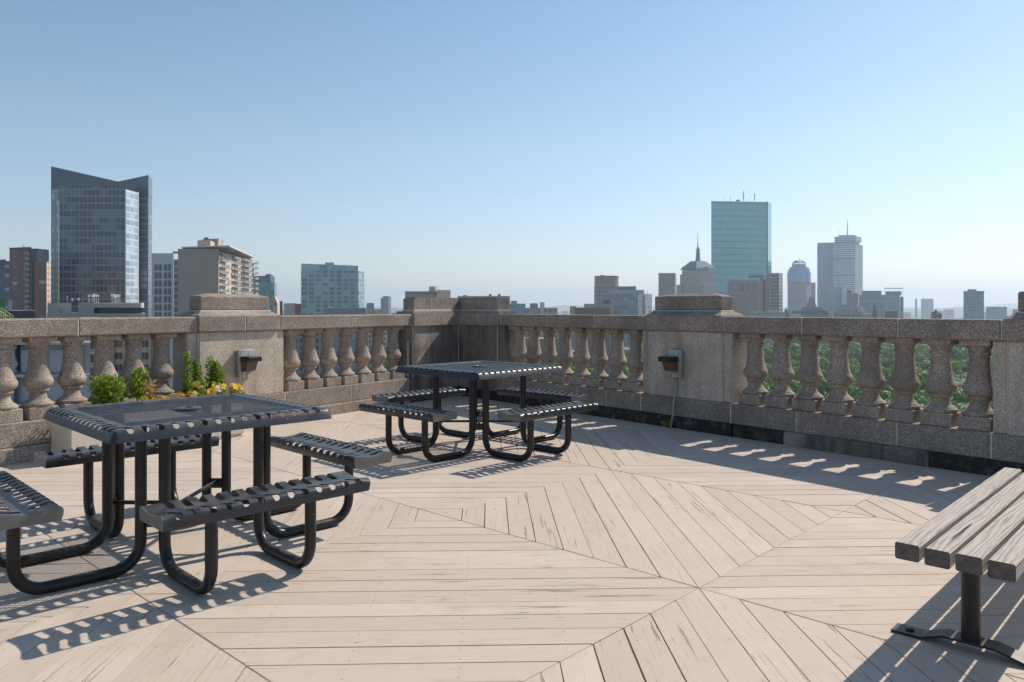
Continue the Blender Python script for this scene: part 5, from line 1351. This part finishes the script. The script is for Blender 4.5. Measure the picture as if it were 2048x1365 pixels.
# ------------------------------------------------------------------ ground, hills
def mat_ground():
    k = NT('city_ground'); g = k.geo(); n1 = k.noise(g, .012, 5, .6); n2 = k.noise(g, .12, 4, .6)
    c = k.ramp(n1, [(.35, (.07, .085, .06)), (.5, (.16, .15, .14)), (.65, (.1, .1, .1))])
    return k.set(k.mix(k.math('MULTIPLY', n2, .5), c, (.06, .09, .04)), .95)
def disc(name, mat, r0, z, n=64, cx=0, cy=0):
    m = MB(); m.add([(cx + r0 * math.cos(2 * PI * i / n), cy + r0 * math.sin(2 * PI * i / n), z) for i in range(n)], [tuple(range(n))]); return tag(m.build(name, mat, fix=False), kind='structure')
disc('ground', mat_ground(), 11500, GZ - .1)
def hills():
    k = NT('wooded_hills'); g = k.geo(); n1 = k.noise(g, .01, 5, .7)
    mat = k.set(k.ramp(n1, [(.35, (.03, .05, .025)), (.65, (.08, .11, .05))]), .95)
    for name, y, amp, base, sd, us in (('hills', 9500, 46, 30, 1.3, (-700, 2900)), ('near_hills', 6000, 26, 6, 7.7, (-700, 2900))):
        m = MB(); n = 420; fr_, bk = [], []
        for i in range(n + 1):
            u = us[0] + (us[1] - us[0]) * i / n; x = (u - 1024) / F * y
            h = base + amp * (noise.noise((u * .006, sd, 0)) + .5 * noise.noise((u * .02, sd, 3)) + .12 * noise.noise((u * .11, sd, 5)))
            if name == 'hills': h += 36 * math.exp(-((u - 2015) / 45) ** 2) + 40 * math.exp(-((u - 580) / 28) ** 2) + 22 * math.exp(-((u - 1180) / 60) ** 2)
            fr_.append((x, h))
        for i in range(n):
            (xa, ha), (xb, hb) = fr_[i], fr_[i + 1]
            m.add([(xa, y - 900, GZ), (xb, y - 900, GZ), (xb, y, GZ + 20 + hb), (xa, y, GZ + 20 + ha), (xb, y + 900, GZ), (xa, y + 900, GZ)], [(0, 1, 2, 3), (3, 2, 4, 5)])
        tag(m.build(name, mat, fix=False, smooth=True, merge=True), kind='structure')
hills()

# ------------------------------------------------------------------ park trees
def tree_proto(seed, leafmat, R0=7.0, H=17.0):
    r_ = random.Random(seed); lf, tk = MB(), MB()
    tk.tube([(0, 0, 0), (.1, 0, 3), (.2, .1, 6), (0, 0, 10)], [.55, .42, .34, .15], 8)
    blobs = []
    for i in range(15):
        a = r_.uniform(0, 6.28); q = math.sqrt(r_.random()) * R0 * .72; z = H * .55 + (1 - (q / R0) ** 2) * H * .33 * r_.uniform(.55, 1.05)
        rr = R0 * r_.uniform(.24, .42); blobs.append((q * math.cos(a), q * math.sin(a), z, rr))
        if i < 6: tk.tube([(.15, .05, 5 + i * .5), (q * math.cos(a) * .5, q * math.sin(a) * .5, (z + 6) / 2), (q * math.cos(a), q * math.sin(a), z)], [.22, .14, .06], 5)
    for bx_, by, bz, rr in blobs:
        for _ in range(105):
            v = Vector((r_.gauss(0, 1), r_.gauss(0, 1), r_.gauss(0, 1))).normalized(); q = rr * (r_.uniform(.55, 1.12))
            if v.z < -.55: continue
            p = Vector((bx_, by, bz)) + Vector((v.x * q, v.y * q, v.z * q * .8)); nrm = (v + Vector((r_.uniform(-.7, .7), r_.uniform(-.7, .7), r_.uniform(-.4, .7)))).normalized()
            a = nrm.orthogonal().normalized(); a.rotate(Matrix.Rotation(r_.uniform(0, 6.28), 3, nrm)); b = nrm.cross(a); k = r_.uniform(.35, .72)
            lf.add([p - a * k, p + b * k * .7 + nrm * .1, p + a * k, p - b * k * .7 + nrm * .1], [(0, 1, 2, 3)])
    return lf.mesh('tree_crown', leafmat, False, False), tk.mesh('tree_trunk', BARK, True)
BARK = mat_plain('bark', (.09, .07, .055), .9)
LT = [mat_leaf('park_leaf', (.058, .145, .025), (.19, .33, .055), .18), mat_leaf('park_leaf_light', (.1, .21, .03), (.27, .41, .065), .18),
      mat_leaf('park_leaf_dark', (.034, .09, .026), (.105, .2, .05), .15), mat_leaf('park_leaf_yellow', (.22, .22, .03), (.38, .34, .06), .45)]
def park():
    r_ = random.Random(5)
    protos = [tree_proto(1, LT[0]), tree_proto(2, LT[1]), tree_proto(3, LT[2], 6.2, 18), tree_proto(4, LT[0], 8, 19), tree_proto(5, LT[1], 6.5, 15), tree_proto(6, LT[3], 5.5, 14), tree_proto(7, LT[2], 7.5, 17)]
    labs = ['broad mid green park tree seen between balusters', 'light green park tree seen between balusters', 'dark green park tree seen between balusters', 'large mid green park tree seen between balusters',
            'small light green park tree seen between balusters', 'yellow green park tree standing out between balusters', 'spreading dark green park tree seen between balusters']
    pts = []; tries = 0
    def free(x, y, d):
        return all((x - a) ** 2 + (y - b) ** 2 > d * d for a, b in pts)
    while len(pts) < 285 and tries < 60000:
        tries += 1; y = 165 + 430 * r_.random() ** 1.15
        u = r_.uniform(1000, 2090); x = (u - 1024) / F * y
        if free(x, y, 10.5): pts.append((x, y))
    street = []
    for u, y in ((650, 330), (668, 345), (682, 310), (694, 370), (706, 330), (718, 385), (730, 345), (742, 315), (752, 380), (764, 340), (777, 365), (790, 330), (672, 395), (700, 410), (735, 410), (770, 410), (660, 290), (716, 295), (757, 290), (785, 300), (690, 275), (735, 270)):
        street.append(((u - 1024) / F * y, y))
    for i, (x, y) in enumerate(pts + street):
        k = r_.choice((0, 0, 1, 1, 2, 3, 3, 4, 6, 6)) if r_.random() > .03 else 5
        cm, tm = protos[k]; st = i >= len(pts)
        o = bpy.data.objects.new('park_tree', cm); COL.objects.link(o); s_ = r_.uniform(.82, 1.15)
        o.location = (x, y, GZ); o.rotation_euler = (0, 0, r_.uniform(0, 6.28)); o.scale = (s_, s_, s_ * r_.uniform(.9, 1.1))
        tr = bpy.data.objects.new('trunk', tm); COL.objects.link(tr); tr.parent = o
        tag(o, labs[k] if not st else 'green street tree between the row houses and the middle balusters', 'tree', ('street trees below the middle balusters' if st else 'park trees: ' + labs[k]))
    # the far wood reads as one mass
    m = MB(); cnt = 0
    for y in [600 + 14 * i for i in range(34)]:
        for _ in range(46):
            u = r_.uniform(1000, 2090); yy = y + r_.uniform(-7, 7); x = (u - 1024) / F * yy; q = r_.uniform(4.5, 8); zc = GZ + r_.uniform(6, 9)
            for j in range(26):
                v = Vector((r_.gauss(0, 1), r_.gauss(0, 1), abs(r_.gauss(0, 1)))).normalized(); p = Vector((x, yy, zc)) + Vector((v.x * q, v.y * q, v.z * q)); nrm = (v + Vector((r_.uniform(-.6, .6),) * 3)).normalized()
                a = nrm.orthogonal().normalized(); b = nrm.cross(a); s_ = r_.uniform(1.0, 2.0); m.add([p - a * s_, p + b * s_, p + a * s_, p - b * s_], [(0, 1, 2, 3)])
    tag(m.build('far_woods', LT[0], fix=False), 'far mass of park trees beyond the nearer crowns', 'wood', kind='stuff')
    lawn = MB(); lawn.add([(x_, y_, GZ + .3) for x_, y_ in ((-60, 140), (560, 140), (900, 1100), (-60, 1100))], [(0, 1, 2, 3)])
    tag(lawn.build('park_lawn', mat_plain('lawn', (.06, .1, .03), .95, 0, .3, .05), fix=False), kind='structure')
park()

# ------------------------------------------------------------------ haze
def haze():
    k = bpy.data.materials.new('haze'); k.use_nodes = True; nt = k.node_tree; nt.nodes.clear()
    out = nt.nodes.new('ShaderNodeOutputMaterial'); v = nt.nodes.new('ShaderNodeVolumePrincipled')
    v.inputs['Color'].default_value = (.74, .86, 1, 1); v.inputs['Density'].default_value = 1.6e-4; v.inputs['Anisotropy'].default_value = .35
    nt.links.new(v.outputs[0], out.inputs['Volume'])
    m = MB(); m.box(-12500, 12500, -12500, 12500, GZ - 1.2, 260); o = m.build('haze', k); tag(o, kind='stuff')
haze()
